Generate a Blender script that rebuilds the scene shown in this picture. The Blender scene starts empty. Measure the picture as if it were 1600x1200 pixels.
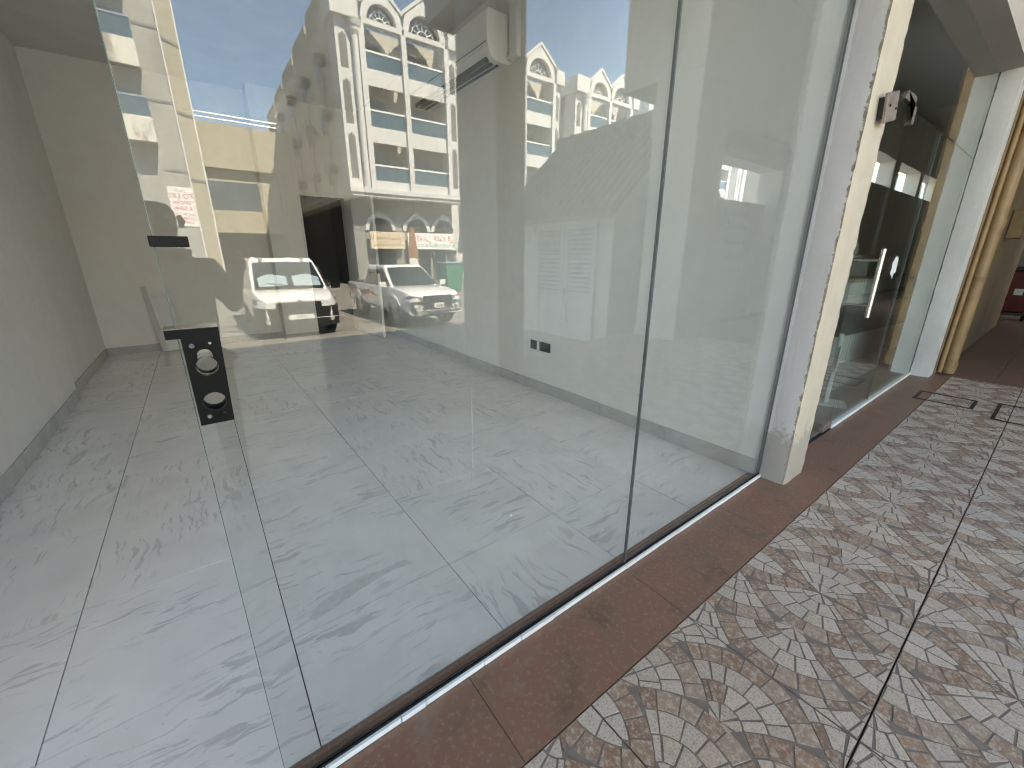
import bpy, bmesh, math, random
from mathutils import Matrix, Vector
random.seed(7)
S = bpy.context.scene
COL = S.collection
R = math.radians

# ------------------------------------------------------------------ camera
CAM = Vector((0, -0.84, 1.25))
PITCH = math.atan(202 / 640); YAW = math.atan(503 / math.hypot(640, 202))
Fh = Vector((math.sin(YAW), math.cos(YAW), 0)); RV = Vector((math.cos(YAW), -math.sin(YAW), 0))
FV = Fh * math.cos(PITCH) - Vector((0, 0, 1)) * math.sin(PITCH)
UV = Fh * math.sin(PITCH) + Vector((0, 0, 1)) * math.cos(PITCH)
cd = bpy.data.cameras.new('camera'); cam = bpy.data.objects.new('camera', cd); COL.objects.link(cam)
cd.sensor_width = 36; cd.lens = 14.4; cd.clip_start = 0.01; cd.clip_end = 3000
cm = Matrix((RV, UV, -FV)).transposed().to_4x4(); cm.translation = CAM
cam.matrix_world = cm; S.camera = cam

# ------------------------------------------------------------------ sky, sun, exposure
SUN_EL, SUN_AZ = 53.0, 18.0         # azimuth: from +y (behind the shop) towards +x
w = bpy.data.worlds.new('World'); S.world = w; w.use_nodes = True
nt = w.node_tree; bg = nt.nodes['Background']
sky = nt.nodes.new('ShaderNodeTexSky'); sky.sky_type = 'NISHITA'; sky.sun_disc = False
sky.sun_elevation = R(SUN_EL); sky.sun_rotation = R(SUN_AZ); sky.air_density = 1.0; sky.dust_density = 0.5; sky.ozone_density = 3.0
nt.links.new(sky.outputs[0], bg.inputs[0]); bg.inputs[1].default_value = 0.10
sl = bpy.data.lights.new('sun', 'SUN'); sl.energy = 4.0; sl.angle = R(0.53); sl.color = (1, 0.95, 0.87)
so = bpy.data.objects.new('sun', sl); COL.objects.link(so)
sd = Vector((math.sin(R(SUN_AZ)) * math.cos(R(SUN_EL)), math.cos(R(SUN_AZ)) * math.cos(R(SUN_EL)), math.sin(R(SUN_EL))))
so.rotation_euler = (-sd).to_track_quat('-Z', 'Y').to_euler(); so.location = (0, 0, 30)
S.render.engine = 'CYCLES'
S.view_settings.view_transform = 'Standard'; S.view_settings.look = 'None'
S.view_settings.exposure = 3.84; S.view_settings.gamma = 1.0; S.view_settings.use_curve_mapping = False
S.view_settings.use_white_balance = True; S.view_settings.white_balance_temperature = 7500; S.view_settings.white_balance_tint = 6
cy = S.cycles
cy.max_bounces = 14; cy.diffuse_bounces = 6; cy.glossy_bounces = 6; cy.transparent_max_bounces = 24; cy.transmission_bounces = 8
cy.filter_width = 1.15; cy.sample_clamp_indirect = 6; cy.caustics_reflective = False; cy.caustics_refractive = False
try: cy.use_denoising = True
except Exception: pass

# ------------------------------------------------------------------ materials
def ramp(nd, stops):
    cr = nd.color_ramp
    while len(cr.elements) > 1: cr.elements.remove(cr.elements[-1])
    cr.elements[0].position, c = stops[0]; cr.elements[0].color = c if len(c) == 4 else (*c, 1)
    for p, c in stops[1:]:
        e = cr.elements.new(p); e.color = c if len(c) == 4 else (*c, 1)
class G:
    """small node-graph helper"""
    def __init__(s, name):
        s.m = bpy.data.materials.new(name); s.m.use_nodes = True; s.t = s.m.node_tree
        s.b = s.t.nodes['Principled BSDF']; s.out = s.t.nodes['Material Output']
    def n(s, typ, **kw):
        x = s.t.nodes.new('ShaderNode' + typ)
        for k, v in kw.items(): setattr(x, k, v)
        return x
    def l(s, a, b): s.t.links.new(a, b)
    def pos(s): return s.n('NewGeometry').outputs['Position']
    def mapv(s, src, scale=(1, 1, 1), rot=(0, 0, 0), loc=(0, 0, 0)):
        m = s.n('Mapping'); s.l(src, m.inputs[0]); m.inputs['Scale'].default_value = scale
        m.inputs['Rotation'].default_value = rot; m.inputs['Location'].default_value = loc; return m.outputs[0]
    def noise(s, src, scale, detail=4, rough=.55, dist=0):
        n = s.n('TexNoise'); s.l(src, n.inputs['Vector']); n.inputs['Scale'].default_value = scale
        n.inputs['Detail'].default_value = detail; n.inputs['Roughness'].default_value = rough; n.inputs['Distortion'].default_value = dist
        return n.outputs['Fac']
    def rampn(s, f, stops):
        r = s.n('ValToRGB'); s.l(f, r.inputs[0]); ramp(r, stops); return r.outputs[0]
    def mix(s, f, a, b, mode='MIX'):
        x = s.n('MixRGB', blend_type=mode)
        for i, v in enumerate((f, a, b)):
            if isinstance(v, (int, float)): x.inputs[i].default_value = v
            elif isinstance(v, (tuple, list)): x.inputs[i].default_value = (*v[:3], 1)
            else: s.l(v, x.inputs[i])
        return x.outputs[0]
    def math(s, op, a, b=0.0, c=0.0):
        x = s.n('Math', operation=op)
        for i, v in enumerate((a, b, c)):
            if isinstance(v, (int, float)): x.inputs[i].default_value = v
            else: s.l(v, x.inputs[i])
        return x.outputs[0]
    def bump(s, h, strength=.3, dist=.01):
        b = s.n('Bump'); b.inputs['Strength'].default_value = strength; b.inputs['Distance'].default_value = dist
        s.l(h, b.inputs['Height']); s.l(b.outputs[0], s.b.inputs['Normal'])
    def color(s, c):
        if isinstance(c, (tuple, list)): s.b.inputs['Base Color'].default_value = (*c[:3], 1)
        else: s.l(c, s.b.inputs['Base Color'])
    def set(s, rough=.6, spec=.5, metal=0, coat=0):
        s.b.inputs['Roughness'].default_value = rough; s.b.inputs['Specular IOR Level'].default_value = spec
        s.b.inputs['Metallic'].default_value = metal; s.b.inputs['Coat Weight'].default_value = coat
MATS = {}
def M(name, col, rough=.6, var=.12, scale=3., bump=.0, bscale=60., spec=.4, metal=0, coat=0):
    if name in MATS: return MATS[name]
    g = G(name); p = g.pos(); n = g.noise(p, scale, 5)
    lo = tuple(max(0, c * (1 - var)) for c in col); hi = tuple(min(1, c * (1 + var * .7)) for c in col)
    g.color(g.rampn(n, [(.3, lo), (.7, hi)])); g.set(rough, spec, metal, coat)
    if bump: g.bump(g.noise(p, bscale, 6), bump, .004)
    MATS[name] = g.m; return g.m

def plaster(name, col, stain, amt=.5, sc=1.2, bump=.25):
    g = G(name); p = g.pos()
    a = g.noise(g.mapv(p, (1, 1, .35)), sc, 7, .62); b = g.noise(p, sc * 7, 5, .6)
    c = g.mix(g.rampn(a, [(.42, (0, 0, 0)), (.75, (amt, amt, amt))]), col, stain)
    c = g.mix(g.rampn(b, [(.35, (.0,) * 3), (.8, (.22,) * 3)]), c, tuple(x * .7 for x in col))
    g.color(c); g.set(.75, .25); g.bump(g.noise(p, 45, 6, .6), bump, .004); MATS[name] = g.m; return g.m

def marble():
    g = G('marble_tile'); oc = g.n('TexCoord').outputs['Object']; inf = g.n('ObjectInfo')
    v = g.n('VectorMath', operation='ADD'); g.l(oc, v.inputs[0])
    sc = g.n('VectorMath', operation='SCALE'); cx = g.n('CombineXYZ')
    for i in range(3): g.l(g.math('MULTIPLY', inf.outputs['Random'], (37.3, 91.7, 13.1)[i]), cx.inputs[i])
    rot = g.n('VectorRotate', rotation_type='Z_AXIS'); g.l(oc, rot.inputs['Vector'])
    g.l(g.math('MULTIPLY', g.math('FLOOR', g.math('MULTIPLY', inf.outputs['Random'], 23.0)), math.pi / 2), rot.inputs['Angle'])
    g.l(rot.outputs[0], v.inputs[0]); g.l(cx.outputs[0], v.inputs[1]); q = v.outputs[0]
    dis = g.n('TexNoise'); g.l(q, dis.inputs['Vector']); dis.inputs['Scale'].default_value = 3.2; dis.inputs['Detail'].default_value = 3
    dv = g.n('VectorMath', operation='MULTIPLY_ADD'); g.l(dis.outputs['Color'], dv.inputs[0]); dv.inputs[1].default_value = (.16, .16, 0); g.l(q, dv.inputs[2])
    m1 = g.mapv(dv.outputs[0], (3.6, 25, 1), (0, 0, R(-38))); m2 = g.mapv(dv.outputs[0], (7, 46, 1), (0, 0, R(-22)), (4, 2, 0))
    a = g.rampn(g.noise(m1, 1.0, 5, .62, .5), [(.575, (0, 0, 0)), (.605, (1, 1, 1))])
    b = g.rampn(g.noise(m2, 1.0, 4, .6, .3), [(.59, (0, 0, 0)), (.62, (.8, .8, .8))])
    lf = g.rampn(g.noise(q, 2.6, 3), [(.42, (.0,) * 3), (.56, (1, 1, 1))])
    veins = g.mix(1.0, g.mix(1.0, a, b, 'LIGHTEN'), lf, 'MULTIPLY')
    base = g.rampn(g.noise(q, 5, 4), [(.3, (.76, .735, .705)), (.7, (.825, .80, .77))])
    c = g.mix(g.mix(1.0, veins, (.62,) * 3, 'MULTIPLY'), base, (.46, .455, .455))
    sp = g.rampn(g.noise(g.pos(), 150, 2), [(.735, (0, 0, 0)), (.76, (.6,) * 3)])
    dirt = g.rampn(g.noise(g.pos(), 2.0, 6, .65), [(.45, (0,) * 3), (.8, (.25,) * 3)])
    c = g.mix(dirt, c, (.40, .39, .37)); c = g.mix(sp, c, (.16, .15, .14))
    g.color(c); g.set(.1, .6)
    rr = g.rampn(g.noise(g.pos(), 6, 6, .7), [(.3, (.05,) * 3), (.75, (.15,) * 3)]); g.l(rr, g.b.inputs['Roughness'])
    return g.m
def browntile():
    g = G('rust_brown_tile'); p = g.pos()
    a = g.noise(p, 5, 7, .62); b = g.noise(p, 60, 6, .65)
    c = g.rampn(a, [(.30, (.155, .095, .062)), (.45, (.225, .132, .090)), (.58, (.245, .125, .088)), (.72, (.26, .185, .13))])
    c = g.mix(g.rampn(b, [(.53, (0,) * 3), (.66, (.5,) * 3)]), c, (.34, .26, .205))
    g.color(c); g.set(.42, .4); g.bump(b, .12, .002); return g.m
def stonemat():
    g = G('printed_stone'); at = g.n('Attribute', attribute_name='col'); p = g.pos()
    b = g.noise(p, 55, 7, .7); s2 = g.noise(p, 170, 5, .7)
    c = g.mix(g.rampn(b, [(.47, (0,) * 3), (.60, (.7,) * 3)]), at.outputs['Color'], (.61, .525, .44))
    c = g.mix(g.rampn(s2, [(.36, (.75,) * 3), (.50, (0,) * 3)]), c, (.27, .18, .13))
    c = g.mix(g.rampn(g.noise(p, 75, 5, .7), [(.33, (.65,) * 3), (.47, (0,) * 3)]), c, (.31, .23, .18))
    g.color(c); g.set(.5, .35); g.bump(b, .25, .002); return g.m
def glassmat(name, tint=(.978, .99, .983), f0=.037, smudge=True):
    g = G(name); t = g.t; t.nodes.remove(g.b)
    tr = g.n('BsdfTransparent'); tr.inputs[0].default_value = (*tint, 1)
    gl = g.n('BsdfGlossy'); gl.inputs['Roughness'].default_value = 0.0; gl.inputs['Color'].default_value = (1, 1, 1, 1)
    bp_ = g.n('Bump'); bp_.inputs['Strength'].default_value = 1.0; bp_.inputs['Distance'].default_value = .00035; g.l(g.noise(g.pos(), 2.4, 1), bp_.inputs['Height']); g.l(bp_.outputs[0], gl.inputs['Normal'])
    geo = g.n('NewGeometry'); d = g.n('VectorMath', operation='DOT_PRODUCT')
    g.l(geo.outputs['Normal'], d.inputs[0]); g.l(geo.outputs['Incoming'], d.inputs[1])
    c = g.math('ABSOLUTE', d.outputs['Value']); o = g.math('SUBTRACT', 1.0, c); o5 = g.math('POWER', o, 4.6)
    f = g.math('MULTIPLY_ADD', o5, 1 - f0, f0)
    ms = g.n('MixShader'); g.l(f, ms.inputs[0]); g.l(tr.outputs[0], ms.inputs[1]); g.l(gl.outputs[0], ms.inputs[2])
    outp = ms.outputs[0]
    if smudge:      # thin film of dust and wiped streaks on the pane
        p = g.pos(); n1 = g.noise(g.mapv(p, (3, 1, .55)), 2.2, 6, .6); n2 = g.noise(g.mapv(p, (22, 1, 1.2)), 3, 4, .6)
        k = g.math('MULTIPLY', g.rampn(n1, [(.45, (0,) * 3), (.8, (1,) * 3)]), g.rampn(n2, [(.35, (.2,) * 3), (.75, (1,) * 3)]))
        k = g.math('MULTIPLY_ADD', k, .026, .001)
        df = g.n('BsdfDiffuse'); df.inputs[0].default_value = (.62, .57, .5, 1)
        m2 = g.n('MixShader'); g.l(k, m2.inputs[0]); g.l(outp, m2.inputs[1]); g.l(df.outputs[0], m2.inputs[2]); outp = m2.outputs[0]
    g.l(outp, g.out.inputs['Surface']); return g.m

SKIRT = plaster('shaded_skirting_marble', (.50, .49, .475), (.36, .355, .345), .8, 5, .02); SKIRT.node_tree.nodes['Principled BSDF'].inputs['Roughness'].default_value = .25  # marble darkened: shade on the upright tiles is put into the colour
MARBLE = marble(); BROWN = browntile(); STONE = stonemat(); GLASS = glassmat('clear_glass')
GLASS2 = glassmat('tinted_shop_glass', (.92, .96, .935), .04)
WALLW = plaster('white_wall_paint', (.80, .775, .735), (.62, .59, .55), .5, 1.1, .2)
WALLD = M('back_room_darkness', (.05, .05, .05), .8)  # near-black colour carries the darkness of the unlit room
CEIL = M('ceiling_paint', (.70, .685, .66), .8, .06)
CREAM = plaster('cream_plaster', (.68, .56, .38), (.45, .35, .22), .35, 2.5, .5)
TAN = plaster('tan_plaster', (.30, .21, .12), (.18, .12, .07), .6, 2.0, .5)
ARCW = plaster('arcade_white_plaster', (.66, .63, .56), (.44, .39, .31), .55, 1.5, .3)
BWHITE = plaster('building_white', (.66, .65, .635), (.46, .44, .41), .45, .5, .1)
BCREAM = plaster('building_cream', (.43, .39, .305), (.32, .28, .215), .35, .5, .1)
BGREY = plaster('weathered_grey', (.40, .385, .36), (.21, .205, .20), .7, 1.1, .2)
PEEL = plaster('peeling_parapet', (.72, .69, .62), (.26, .22, .19), 1.6, 2.2, .4)
GROUT = M('dark_grout', (.10, .085, .075), .9); GROUTW = M('floor_grout', (.07, .068, .065), .9)
BLACK = M('black_metal', (.004, .004, .004), .42, .1, spec=.18); RUBBER = M('black_rubber', (.012, .012, .012), .7)
STEEL = M('brushed_steel', (.55, .53, .50), .25, .08, metal=1); CHROME = M('chrome', (.75, .74, .72), .12, .05, metal=1)
RUSTY = M('aged_metal', (.30, .25, .22), .45, .3, 30, metal=.6)
WHITE = M('white_paint', (.78, .78, .76), .5, .05); SILI = M('grey_silicone', (.10, .11, .11), .4)
PLASTW = M('white_plastic', (.72, .71, .68), .35, .04); BLACKP = M('black_plastic', (.008, .008, .008), .3)
CARW = M('car_white', (.80, .80, .80), .18, .02, coat=1.0); CARGLASS = M('car_glass', (.02, .03, .03), .05, .1, spec=.8)
DARKP = M('dark_bumper', (.025, .026, .028), .5); TYRE = M('tyre_rubber', (.018, .018, .018), .85); RIM = M('wheel_rim', (.42, .42, .43), .3, .08, metal=.8)
LAMP = M('headlamp_glass', (.5, .5, .5), .08, .1, spec=.8); BGLASS = M('window_glass', (.03, .045, .055), .06, .3, 1.5, spec=.9)
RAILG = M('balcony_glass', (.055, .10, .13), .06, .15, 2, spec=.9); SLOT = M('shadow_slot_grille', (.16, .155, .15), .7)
ASPH = M('asphalt', (.22, .205, .18), .9, .25, 1.5, .3, 80); PAVE = M('concrete_paving', (.50, .44, .36), .85, .2, 1.2, .2, 40)
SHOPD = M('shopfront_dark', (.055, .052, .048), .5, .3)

# ------------------------------------------------------------------ mesh helpers
class MB:
    def __init__(s, flip=False): s.bm = bmesh.new(); s.f = -1 if flip else 1
    def v(s, p): return s.bm.verts.new((p[0], p[1] * s.f, p[2]))
    def poly(s, pts): return s.bm.faces.new([s.v(p) for p in pts])
    def box(s, x0, x1, y0, y1, z0, z1):
        v = [s.v((x, y, z)) for z in (z0, z1) for y in (y0, y1) for x in (x0, x1)]
        for q in ((0, 1, 3, 2), (4, 5, 7, 6), (0, 1, 5, 4), (2, 3, 7, 6), (0, 2, 6, 4), (1, 3, 7, 5)): s.bm.faces.new([v[i] for i in q])
        return s
    def prism(s, pts, d):           # pts: 3-D polygon, d: extrude vector
        a = [s.v(p) for p in pts]; b = [s.v(tuple(p[i] + d[i] for i in range(3))) for p in pts]
        s.bm.faces.new(a); s.bm.faces.new(b[::-1]); n = len(a)
        for i in range(n): s.bm.faces.new((a[i], a[(i + 1) % n], b[(i + 1) % n], b[i]))
        return s
    def ring(s, o, i, d):           # closed band between two outlines, extruded by d
        n = len(o); L = []
        for P in (o, i):
            L.append([s.v(p) for p in P]); L.append([s.v(tuple(p[k] + d[k] for k in range(3))) for p in P])
        of, ob, nf, nb = L
        for k in range(n - 1):
            j = k + 1
            for q in ((of[k], of[j], nf[j], nf[k]), (ob[k], ob[j], nb[j], nb[k]), (of[k], of[j], ob[j], ob[k]), (nf[k], nf[j], nb[j], nb[k])): s.bm.faces.new(q)
        for k in (0, n - 1): s.bm.faces.new((of[k], nf[k], nb[k], ob[k]))
        return s
    def tube(s, pts, r, n=10, caps=True):
        pts = [Vector((p[0], p[1] * s.f, p[2])) for p in pts]; rings = []
        for i, p in enumerate(pts):
            t = (pts[min(i + 1, len(pts) - 1)] - pts[max(i - 1, 0)]).normalized()
            a = t.orthogonal().normalized() if i == 0 else (A - t * A.dot(t)).normalized()
            A = a; b = t.cross(a); rr = r[i] if isinstance(r, (list, tuple)) else r
            rings.append([s.bm.verts.new(p + (a * math.cos(k * 2 * math.pi / n) + b * math.sin(k * 2 * math.pi / n)) * rr) for k in range(n)])
        for i in range(len(rings) - 1):
            for k in range(n): s.bm.faces.new((rings[i][k], rings[i][(k + 1) % n], rings[i + 1][(k + 1) % n], rings[i + 1][k]))
        if caps: s.bm.faces.new(rings[0][::-1]); s.bm.faces.new(rings[-1])
        return s
    def loft(s, secs):
        L = [[s.v(p) for p in q] for q in secs]; n = len(L[0])
        for i in range(len(L) - 1):
            for k in range(n): s.bm.faces.new((L[i][k], L[i][(k + 1) % n], L[i + 1][(k + 1) % n], L[i + 1][k]))
        s.bm.faces.new(L[0][::-1]); s.bm.faces.new(L[-1]); return s
    def mesh(s, name, mat):
        bmesh.ops.recalc_face_normals(s.bm, faces=s.bm.faces); me = bpy.data.meshes.new(name); s.bm.to_mesh(me); s.bm.free()
        for m in (mat if isinstance(mat, (list, tuple)) else [mat]): me.materials.append(m)
        return me
    def build(s, name, mat, parent=None, smooth=0, bevel=0, seg=2):
        o = bpy.data.objects.new(name, s.mesh(name, mat)); COL.objects.link(o)
        if parent: o.parent = parent
        if smooth:
            for p in o.data.polygons: p.use_smooth = True
            try: o.data.set_sharp_from_angle(angle=R(smooth))
            except Exception: pass
        if bevel:
            b = o.modifiers.new('bevel', 'BEVEL'); b.width = bevel; b.segments = seg; b.limit_method = 'ANGLE'; b.angle_limit = R(40)
        return o
def link(name, me, parent=None, loc=(0, 0, 0), rz=0):
    o = bpy.data.objects.new(name, me); COL.objects.link(o); o.location = loc; o.rotation_euler.z = rz
    if parent: o.parent = parent
    return o
def empty(name, loc=(0, 0, 0), rz=0):
    o = bpy.data.objects.new(name, None); COL.objects.link(o); o.location = loc; o.rotation_euler.z = rz; o.empty_display_size = .1; return o
def tag(o, label, cat, group=None):
    o['label'] = label; o['category'] = cat
    if group: o['group'] = group
    return o
def struct(o): o['kind'] = 'structure'; return o
def copy_tree(o, parent=None):
    c = o.copy(); COL.objects.link(c); c.parent = parent
    for ch in list(o.children): copy_tree(ch, c)
    return c
FONT_CACHE = {}
def text(body, size, mat, mw, parent, name='lettering', ext=.002, sx=1.0, align='CENTER'):
    cu = bpy.data.curves.new('t', 'FONT'); cu.body = body; cu.size = size; cu.extrude = ext; cu.align_x = align; cu.align_y = 'CENTER'
    to = bpy.data.objects.new('t', cu); COL.objects.link(to)
    dg = bpy.context.evaluated_depsgraph_get(); me = bpy.data.meshes.new_from_object(to.evaluated_get(dg))
    bpy.data.objects.remove(to); me.materials.clear(); me.materials.append(mat); me.name = name
    o = bpy.data.objects.new(name, me); COL.objects.link(o)
    o.parent = parent; o.matrix_local = mw @ Matrix.Diagonal((sx, 1, 1, 1)); return o
def face_mat(origin, right, up):
    r = Vector(right).normalized(); u = Vector(up).normalized(); n = r.cross(u)
    m = Matrix((r, u, n)).transposed().to_4x4(); m.translation = origin; return m
def boolcut(o, cutters):
    for c in cutters:
        md = o.modifiers.new('cut', 'BOOLEAN'); md.object = c; md.operation = 'DIFFERENCE'; md.solver = 'EXACT'
    dg = bpy.context.evaluated_depsgraph_get(); dg.update(); me = bpy.data.meshes.new_from_object(o.evaluated_get(dg))
    o.modifiers.clear(); old = o.data; o.data = me
    for c in cutters: bpy.data.objects.remove(c)

# ================================================================== GROUND AND STREET (real y is negative outside)
struct(MB().box(-400, 400, -400, -7.6, -1.3, -.8).build('road', ASPH))
struct(MB().box(-60, 80, -7.6, -3.32, -1.3, -.3).build('pavement', PAVE))
struct(MB().box(-12, 30, -3.315, 0.0, -1.0, -.016).build('walkway_bed', GROUT))
struct(MB().box(-60, 80, 0.0, 300, -1.3, -.022).build('ground', GROUTW))
m = MB(); m.box(-12, 30, -3.40, -3.317, -.6, .0); struct(m.build('kerb', PAVE, bevel=.012))

# ------------------------------------------------------------------ patterned walkway tiles
TW, TV, TX0, TY0 = .509, .4985, 1.2075, -.2915
def fan_stones():
    rows = [(1.25, (0., 1.)), (1.0, (-.5, .5, 1.5)), (.75, (0., 1.)), (.5, (-.5, .5, 1.5)), (.25, (0., 1.)), (0., (-.5, .5, 1.5)), (-.25, (0., 1.))]
    fans = [(s, v, k) for k, (s, vs) in enumerate(rows) for v in vs]; RR = .5; res = []
    rnd = random.Random(3)
    for (cs, cv, k) in fans:
        SP = 1.34
        cover = [(a, b) for (a, b, kk) in fans if kk < k and math.hypot(a - cs, b - cv) < 2 * RR]
        def rv(t):
            dx, dy = -math.cos(t), math.sin(t); r = RR
            for (a, b) in cover:
                ox, oy = cs - a, cv - b; B = ox * dx + oy * dy; Cc = ox * ox + oy * oy - RR * RR; D = B * B - Cc
                if Cc < -1e-6: return 0
                if D > 0:
                    e = -B - math.sqrt(D)
                    if e > 0: r = min(r, e)
            return r
        edges = [0, .115, .245, .375, .5]
        for ring in range(4):
            r0, r1 = edges[ring] + .0042, edges[ring + 1] - .0042
            ncell = (5, 9, 12, 15)[ring]; off = rnd.uniform(-.12, .12) / ncell
            for c in range(ncell):
                j = lambda q: (q / ncell + (off + rnd.uniform(-.14, .14) / ncell if 0 < q < ncell else 0)) * math.pi * SP - math.pi * SP / 2
                random_state = None
                t0, t1 = CUT.setdefault((cs, cv, ring, c), j(c)), CUT.setdefault((cs, cv, ring, c + 1), j(c + 1))
                g = .0042 / max((r0 + r1) / 2, .06); t0 += g; t1 -= g; N = 23
                ts = [t0 + (t1 - t0) * i / (N - 1) for i in range(N)]
                inn, outp = [], []
                for t in ts:
                    e = min(r1, rv(t) - .0045)
                    if e > r0 + .003: inn.append((t, r0)); outp.append((t, e))
                if len(outp) < 2: continue
                if ring == 0: inn = [inn[len(inn) // 2]]
                P = [(cs - r * math.cos(t), cv + r * math.sin(t)) for t, r in outp] + [(cs - r * math.cos(t), cv + r * math.sin(t)) for t, r in inn[::-1]]
                for ax, lim, sg in ((0, .005, 1), (0, .995, -1), (1, .005, 1), (1, .995, -1)):
                    Q = []
                    for i in range(len(P)):
                        a, b = P[i], P[(i + 1) % len(P)]; da, db = (a[ax] - lim) * sg, (b[ax] - lim) * sg
                        if da >= 0: Q.append(a)
                        if da * db < 0: u = da / (da - db); Q.append((a[0] + (b[0] - a[0]) * u, a[1] + (b[1] - a[1]) * u))
                    P = Q
                    if len(P) < 3: break
                if len(P) < 3: continue
                ar = abs(sum(P[i][0] * P[(i + 1) % len(P)][1] - P[(i + 1) % len(P)][0] * P[i][1] for i in range(len(P)))) / 2
                if ar < .0003: continue
                q = rnd.random()
                if ring == 3: col = random.Random(int(q * 999)).choice([(.27, .165, .115), (.31, .205, .15), (.33, .22, .15), (.28, .185, .14), (.38, .285, .22)])
                elif q < .1: col = (.25, .16, .11)
                else: col = random.Random(int(q * 999)).choice([(.52, .44, .375), (.57, .485, .415), (.49, .415, .355), (.53, .455, .40), (.58, .505, .435), (.51, .43, .345)])
                res.append((P, col))
    return res
CUT = {}
STONES = fan_stones()
def stone_geo(bm, P, col, mirror, ox, oy, lay, z=0.):
    Q = []
    for s_, v_ in P:
        u = 1 - s_ if mirror else s_
        Q.append((ox + u * TW, oy - v_ * TV))
    if len(Q) > 2:      # counter-clockwise
        A = sum(Q[i][0] * Q[(i + 1) % len(Q)][1] - Q[(i + 1) % len(Q)][0] * Q[i][1] for i in range(len(Q)))
        if A < 0: Q.reverse()
    D = []
    for q in Q:
        if not D or math.hypot(q[0] - D[-1][0], q[1] - D[-1][1]) > .004: D.append(q)
    if len(D) > 2 and math.hypot(D[0][0] - D[-1][0], D[0][1] - D[-1][1]) < .0012: D.pop()
    if len(D) < 3: return None
    cx = sum(q[0] for q in D) / len(D); cy_ = sum(q[1] for q in D) / len(D)
    top = [bm.verts.new((cx + (q[0] - cx) * .968, cy_ + (q[1] - cy_) * .968, z)) for q in D]
    bot = [bm.verts.new((q[0], q[1], z - .0022)) for q in D]
    fs = [bm.faces.new(top)]
    for i in range(len(D)): fs.append(bm.faces.new((bot[i], bot[(i + 1) % len(D)], top[(i + 1) % len(D)], top[i])))
    for f in fs: f[lay] = (*col, 1)
    return (cx, cy_)
def stone_mesh(bm, name):
    me = bpy.data.meshes.new(name); bm.to_mesh(me); bm.free(); me.materials.append(STONE); return me
walkway = struct(empty('walkway'))
def in_view(x, y):
    d = Vector((x, y, 0)) - CAM; z = d.dot(FV)
    if z < .1: return 0
    px, py = 800 + 640 * d.dot(RV) / z, 600 - 640 * d.dot(UV) / z
    return (1.0 / z ** 3 if -20 < px < 1620 and py < 1230 else 0)
tm = MB().box(0.0015, TW - .0015, -TV + .0025, -.0015, -.015, -.0019).mesh('paving_tile', M('tile_grout_face', (.225, .185, .16), .8, .2, 30))
cells = []
for k in range(-6, 10):
    for r in range(6):
        ox, oy = TX0 + k * TW, TY0 - r * TV; mir = (k % 2 != 0)
        if ox + TW > 6.31: continue
        link('paving_tile', tm, walkway, (ox, oy, 0))
        for i, (P, c) in enumerate(STONES):
            a = sum(p[0] for p in P) / len(P); b = sum(p[1] for p in P) / len(P); u = 1 - a if mir else a
            ar = abs(sum(P[i_][0] * P[(i_ + 1) % len(P)][1] - P[(i_ + 1) % len(P)][0] * P[i_][1] for i_ in range(len(P))))
            cells.append((in_view(ox + u * TW, oy - b * TV) * ar, i, mir, ox, oy))
cells.sort(key=lambda c: -c[0])
CACHE = {}
for sc_, i, mir, ox, oy in cells[:300]:
    if (i, mir) not in CACHE:
        bm = bmesh.new(); lay = bm.faces.layers.float_color.new('col') if hasattr(bm.faces.layers, 'float_color') else None
        stone_geo(bm, *STONES[i], mir, 0, 0, lay, -.00007 * (i * 7 % 11)); CACHE[(i, mir)] = stone_mesh(bm, 'cobble')
    link('cobble', CACHE[(i, mir)], walkway, (ox, oy, 0))
bm = bmesh.new(); lay = bm.faces.layers.float_color.new('col')
for sc_, i, mir, ox, oy in cells[300:]: stone_geo(bm, *STONES[i], mir, ox, oy, lay, -.00007 * (i * 7 % 11))
o = link('cobble_field', stone_mesh(bm, 'cobble_field'), walkway); o['kind'] = 'stuff'

# ------------------------------------------------------------------ brown border tiles outside and inside, white sill
border = struct(empty('border_strip'))
bt = MB().box(.001, .754, -.2795, 0, -.015, .0005); bt = bt.mesh('border_tile', BROWN)
for k in range(-3, 8):
    x = .455 + .755 * k
    if x < 6.0: link('border_tile', bt, border, (x, -.0105, 0))
bt2 = MB().box(.001, .399, .0015, .3985, -.015, .0005).mesh('border_tile', BROWN)
for i in range(34):
    for j in range(8):
        link('border_tile', bt2, border, (6.32 + i * .4, -.4 - j * .4 + .2, 0))
bt3 = MB().box(.001, .754, 0, .034, -.015, .0005).mesh('border_tile', BROWN)
for k in range(-2, 3): link('border_tile', bt3, border, (.455 + .755 * k, .028, 0))
sill = empty('sill_strip'); tag(sill, 'white tiled sill strip under the frameless glass of the empty shop', 'sill')
x = -.035; rs = random.Random(5)
while x < 2.45:
    L = min(rs.choice((.10, .15, .2, .2, .075)), 2.452 - x); dy = rs.uniform(-.001, .001)
    MB().box(x, x + L - .0022, -.0095 + dy, .0035, 0.0005, .018).build('sill_tile', WHITE, sill, bevel=.0012, seg=1); x += L
MB().box(-.035, 2.452, .0165, .0225, .0005, .012).build('gasket', RUBBER, sill)
MB().box(-.035, 2.452, .0000, .0036, .0182, .0225).build('gasket', RUBBER, sill)
sill2 = empty('sill_strip', (0, 0, 0)); tag(sill2, 'long white sill strip under the fixed glass beside the handled door', 'sill')
for k in range(6): MB().box(3.63 + k * .405, 3.63 + k * .405 + .402, -.010, .026, .0005, .028).build('sill_tile', WHITE, sill2, bevel=.0015, seg=1)

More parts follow.
